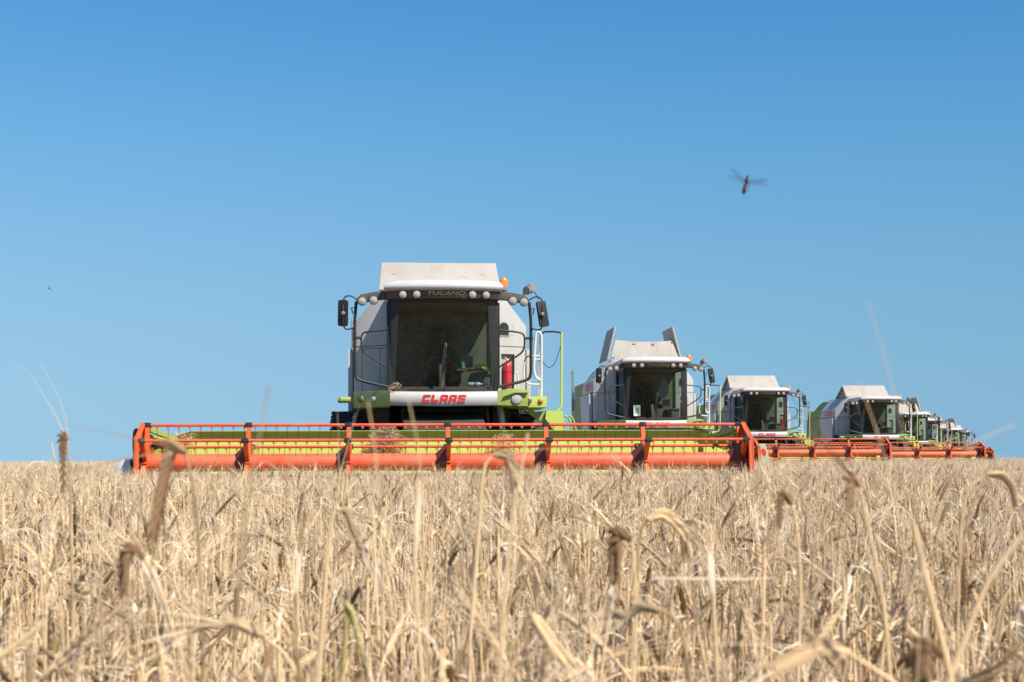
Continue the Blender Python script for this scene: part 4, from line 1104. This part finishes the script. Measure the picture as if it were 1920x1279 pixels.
def field(name, label, coll, nv, P, tilt, s0, s1, bent=.05):
    n = len(P); u = patchy(P); rx = nr.normal(0, tilt, n); ry = nr.normal(.03, tilt, n)
    bd = nr.random(n) < bent; rx[bd] += nr.normal(0, .5, bd.sum()); ry[bd] += nr.normal(0, .5, bd.sum())
    rot = np.stack([rx, ry, nr.uniform(0, 6.283, n)], 1); scl = nr.normal(s0, s1, n) + .06*(u-.5)
    return gn_field(name, label, coll, np.concatenate([P, np.zeros((n,1))], 1), rot, np.clip(scl, .6, 1.28), nr.integers(0, nv, n))
A = np.concatenate([wedge(1.3, 2.2, 300, .9), wedge(2.2, 6, 560, 1.2)]); A = A[cut(A)]
field('barley_field', 'ripe straw-coloured barley crop filling the foreground', lib, len(STY), A, .055, .96, .085)
Bz = np.concatenate([wedge(6, 12, 400, 1.5), wedge(12, 24, 250, 2)]); Bz = Bz[cut(Bz)]
field('barley_field', 'dense ripe barley standing up to the front reel', lib, len(STY), Bz, .055, 1.0, .075)
Cz = np.concatenate([wedge(22, 60, .9, 4), wedge(60, 175, .55, 6)]); Cz = Cz[cut(Cz)]
field('barley_field', 'distant ripe barley stretching between the machines to the horizon', lib2, 5, Cz, .03, .99, .03, 0)

# ---- stalks that stand out one by one in front of the lens
rh = random.Random(21)
def hero(label, d, stem, ear=None, dark=False, mats=None, awns=14, r0=.0023, leaf=None, dd=0.0, awn_px=None, kern=22, esc=1.1, sheath=None):
    """stem, ear: photo-pixel polylines (stem from low to high) at distance d; the stem is carried on down to the soil."""
    pts = [px(x, y, d + dd*i/max(1, len(stem)-1)) for i, (x, y) in enumerate(stem)]
    b0 = pts[0]; t = pts[1]-pts[0] if len(pts) > 1 else Vector((0,0,1)); t = t.normalized()
    b1 = b0 - t*(pts[1]-pts[0]).length if len(pts) > 1 else b0
    if t.z < .35 or b1.z < .1: b1 = b0 - Vector((t.x*.5, 0, .8))*(pts[1]-pts[0]).length
    foot = Vector((b1.x - t.x*.12, b1.y + .02, -.02)); low = foot.lerp(b1, .5)
    S = [foot, low] + smooth_path([b1] + pts, 5)
    base = Vector((S[0].x, S[0].y, 0)); S = [p-base for p in S]; k = len(S)
    root = thing('barley_stalk', label, 'barley', base, 0, 'barley stalks standing out in the foreground')
    b = MB(); b.tube(S, [r0*(1-.45*i/(k-1)) for i in range(k)], 7, 5 if mats == 'green' else 0, False, True)
    part('stem', b.mesh('stem', BM_, 0, 60), root)
    if ear:
        E = smooth_path([px(x, y, d+dd)-base for x, y in ear], 4); b = MB(); ear_geo(b, E, rh, 5 if mats == 'green' else 2 if dark else 1, 3, 0, .11, kern, esc)
        eo = part('ear', b.mesh('ear', BM_, 0, 50), root)
        b = MB(); ear_geo(b, E, rh, 1, 2 if dark else 3, awns, .11, 0); 
        if awn_px:
            for line in awn_px:
                q = smooth_path([px(x, y, d+dd)-base for x, y in line], 5); b.tube(q, [.0006*(1-.7*i/(len(q)-1)) for i in range(len(q))], 4, 3, False, False)
        if b.v: part('awns', b.mesh('awns', BM_, 0, 0), eo)
    for lf in (leaf or []):
        q = smooth_path([px(x, y, d)-base for x, y in lf[0]], 4); n = len(q); b = MB()
        sd = [((q[min(i+1,n-1)]-q[max(i-1,0)]).cross(Vector((0,1,0))) + Vector((0,.004,0))).normalized() for i in range(n)]
        b.strip(q, [lf[1]*(.35+.65*math.sin(math.pi*min(1, .12+i/(n-1)))) for i in range(n)], sd, 4)
        part('leaf', b.mesh('leaf', BM_, 0, 0), root)
    if sheath:
        q = smooth_path([px(x, y, d)-base for x, y in sheath[0]], 4); n = len(q); b = MB()
        b.tube(q, [max(.0006, sheath[1]*math.sin(math.pi*i/(n-1))**.8) for i in range(n)], 6, 4, False, True, .6); part('leaf_sheath', b.mesh('leaf_sheath', BM_, 0, 60), root)
    return root
hero('tall stalk with big dark drooping ear over the left end of the nearest reel', 1.3, [(380,1279),(377,1115),(365,930),(347,850)], [(347,848),(330,842),(312,880),(300,940),(284,1012)], True, esc=1.5)
hero('stalk with brown hooked ear below and left of the big dark ear', 1.3, [(330,1200),(292,1090),(270,1045)], [(270,1045),(252,1032),(236,1055),(231,1112)], True, esc=1.3, leaf=[([(250,1020),(275,1060),(300,1115),(315,1180)], .004)])
hero('lone far left stalk with dark hanging ear, long pale awns reaching into the sky', 1.9, [(133,1000),(131,900),(127,826)], [(127,826),(120,822),(118,860),(119,925)], True, awns=0, esc=1.0,
     awn_px=[[(125,824),(105,780),(80,738),(55,700),(24,682)],[(127,820),(122,780),(108,740),(75,680)],[(119,828),(95,848),(78,866)],[(119,828),(107,850),(102,868)]])
hero('faint leaning bare straw crossing the nearest reel left of the cab', .75, [(430,1279),(455,1020),(480,850),(506,726)], None, r0=.0008)
hero('stalk with pale arched ear in front of the middle of the nearest reel', 1.5, [(890,1080),(900,960),(908,880),(926,853)], [(926,853),(946,855),(960,878),(968,925)], False, esc=1.1)
hero('tall slim pale straw standing right of the picture centre', 1.15, [(935,1279),(952,1060),(968,930),(990,812)], None, r0=.0017)
hero('pale straw with brown drooping ear at centre left of the field', 1.5, [(600,1230),(612,1060),(626,960),(637,956)], [(637,956),(648,962),(658,990),(674,1032)], False)
hero('thin stalk topped by a narrow sharp ear, left of centre', 1.9, [(598,1200),(612,1050),(625,960)], [(625,960),(634,905),(638,880)], False, awns=4, kern=12, esc=.7)
hero('stalk with thick dark ear hanging straight down, right of centre', 1.4, [(1185,1279),(1192,1150),(1186,1020)], [(1184,1012),(1166,1004),(1156,1030),(1152,1088)], True, esc=1.5)
hero('stalk with pale arching ear bowed to the right, right of centre', 1.55, [(1190,1240),(1194,1080),(1200,1000),(1214,974)], [(1214,974),(1238,966),(1262,978),(1284,1002)], False, esc=1.2)
hero('upright stalk with glossy white leaf sheath flaring like a spindle', 1.2, [(1340,1279),(1336,1160),(1332,1080),(1330,1025)], None, r0=.0018, sheath=([(1336,1120),(1332,1075),(1329,1022)], .0042))
hero('stalk at right with dark cap-like ear bent over its top', 1.3, [(1668,1279),(1655,1130),(1632,1010),(1612,915)], [(1612,912),(1604,902),(1597,918),(1595,948)], True, kern=12)
hero('thick pale straw rising from the lower right with short broken top', .95, [(1782,1279),(1752,1150),(1730,1060),(1712,982)], None, r0=.0030)
hero('pale straw blade slanting up to the right in the lower right corner', .95, [(1776,1279),(1806,1200),(1850,1095),(1912,1005)], None, r0=.0028)
hero('stalk with knobbly ear lying almost level near the bottom right', 1.0, [(1690,1290),(1630,1250),(1592,1226)], [(1592,1226),(1550,1217),(1500,1230),(1452,1254)], False, awns=4, esc=1.35, kern=26)
hero('short stalk with dark curled ear at the bottom right', .95, [(1800,1290),(1785,1250),(1765,1228)], [(1765,1228),(1742,1216),(1728,1240),(1735,1290)], True, awns=2, kern=14, esc=1.5)
hero('pale blurred straw at lower left leaning right', 1.0, [(0,1230),(30,1208),(82,1168)], None, r0=.0028)
hero('stalk with green-tinged ear at bottom centre left', 1.25, [(640,1279),(648,1190),(646,1130)], [(646,1128),(658,1150),(672,1205),(688,1275)], False, mats='green', awns=6, esc=.85)
hero('blurred straw very near the lens crossing the fourth combine cab', .95, [(1712,1279),(1690,1000),(1660,860),(1612,716)], None, r0=.0005)
hero('ghostly blurred straw very near the lens rising into the sky above the fourth combine', .8, [(1745,1279),(1720,960),(1678,740),(1628,566)], None, r0=.0003)
hero('blurred straw very near the lens under the nearest cab, left of its pair', .95, [(740,1279),(712,940),(700,820),(690,752)], None, r0=.0006)
hero('blurred straw very near the lens under the nearest cab, right of its pair', .95, [(800,1279),(790,960),(785,850),(765,742)], None, r0=.0006)
hero('stalk with dark ear nodding left at the middle right', 1.7, [(1340,1200),(1335,1050),(1325,990),(1300,975)], [(1300,975),(1288,985),(1284,1010),(1285,1040)], True)
hero('tall straw with pale upright sheath left of centre, catching the sun', 1.2, [(790,1279),(782,1150),(778,1020),(784,900)], None, r0=.0022, sheath=([(780,1040),(782,980),(788,898)], .003))
hero('straw with ear bowed left in the right middle of the field', 1.6, [(1495,1240),(1500,1090),(1492,980),(1484,945)], [(1484,945),(1474,932),(1464,945),(1460,985)], True)
hero('two-toned straw leaning left beside the green-tinged ear', 1.15, [(560,1279),(552,1180),(556,1080),(572,960)], None, r0=.0022, sheath=([(553,1130),(556,1085),(566,1010)], .003))
hero('stalk with pale flattened ear lying to the left at lower left', 1.2, [(560,1279),(535,1230),(495,1195)], [(495,1195),(450,1172),(405,1170),(360,1180)], False, awns=10, esc=1.2)
hero('bent straw with ear arching right at the far right edge', 1.7, [(1795,1150),(1800,1000),(1815,920),(1850,890)], [(1850,890),(1875,892),(1895,912),(1905,950)], False)
hero('slender straw leaning across the far right reel ends', 1.2, [(1790,1100),(1815,980),(1850,880)], None, r0=.0013)
hero('stalk with long awned ear at lower centre drooping left', 1.1, [(1290,1290),(1280,1200),(1262,1160),(1240,1146)], [(1240,1146),(1205,1140),(1180,1152),(1150,1150)], False, awns=8, esc=.85)
hero('pale knobbly ear hanging to the lower right near the centre', 1.15, [(990,1279),(985,1180),(995,1150)], [(995,1150),(1015,1180),(1040,1215),(1060,1240)], False, esc=1.2)
hero('upright straw crossed by one long horizontal pale leaf', 1.35, [(1420,1279),(1428,1180),(1430,1080)], None, r0=.0022, leaf=[([(1225,1084),(1320,1085),(1410,1085),(1450,1083)], .0011)])
hero('fine dark awned straw slanting up to the right above the far reels', .9, [(1760,960),(1790,880),(1830,830),(1905,796)], None, r0=.00045)

# generic near stalks, each a plant of its own with stem, ear, awns and leaves
kinds = []
for i in range(8):
    rr = random.Random(100+i); bs, be, bl, ba = MB(), MB(), MB(), MB(); st = ['nod','side','broken','up','nod','nod','side','broken'][i]
    S, E = stalk_pieces(rr, rr.uniform(.74,.80), st); k = len(S)
    bs.tube(S, [.0027-.0012*q/(k-1) for q in range(k)], 7, 0, False, True)
    ear_geo(be, E, rr, 2 if i in (2, 4) else 1, 3, 0, .1, 22, 1.05); ear_geo(ba, E, rr, 1, 3, 12, .115, 0)
    for _ in range(1): leaf_geo(bl, S[int(rr.uniform(.3,.75)*(k-1))], rr, rr.uniform(.10,.20), rr.uniform(.004,.006), rr.uniform(0,6.28), 4, rr.uniform(2,4.5))
    for i0 in (2, max(3, k-9)):
        q = S[i0:i0+4]; bl.tube(q, [.0030, .0036, .0032, .0016][:len(q)], 6, 4, False, True, .7)
    kinds.append((bs.mesh('stem', BM_, 0, 60), be.mesh('ear', BM_, 0, 50), ba.mesh('awns', BM_, 0, 0), bl.mesh('leaf', BM_, 0, 0)))
for i in range(190):
    y = 0.9 + 1.35*(i/190)**.8; x = rh.uniform(-.37*y-.1, .37*y+.1); k = kinds[i % 8]
    r_ = thing('barley_stalk', 'ripe barley stalk with bearded ear, one of many blurred ones nearest the lens', 'barley', (x, y, 0), rh.uniform(0, 6.28), 'blurred barley stalks nearest the lens')
    sc_ = min(1.08, rh.gauss(.96, .08)) if y > 1.35 else min(1.0, rh.gauss(.92, .06)); r_.scale = (sc_,)*3; r_.rotation_euler[0] = rh.gauss(0,.06); r_.rotation_euler[1] = rh.gauss(0,.06)
    part('stem', k[0], r_); e = part('ear', k[1], r_); part('awns', k[2], e); part('leaves', k[3], r_)

# ------------------------------------------------------------------ ground and far crop
b = MB(); b.add([(-6000,-300,0),(6000,-300,0),(6000,9000,0),(-6000,9000,0)], [(0,1,2,3)])
setting('ground', b.mesh('ground', 'ground', 0, 0))
vs = []; ys = [172*1.035**i for i in range(110)]; nx = 90; rc = random.Random(2)
for j, y in enumerate(ys):
    for i in range(nx+1): vs.append(((i/nx-.5)*2*(.5*y+30), y + rc.uniform(-1,1)*y*.01, .72 + rc.uniform(-.04,.05) - (.72 if j == 0 else 0)))
b = MB(); b.add(vs, [(j*(nx+1)+i, j*(nx+1)+i+1, (j+1)*(nx+1)+i+1, (j+1)*(nx+1)+i) for j in range(len(ys)-1) for i in range(nx)])
o = setting('barley_field', b.mesh('barley_field_far', 'canopy', 0, 0), 'stuff'); o['label'] = 'farthest barley crop forming the pale horizon line'; o['category'] = 'barley'
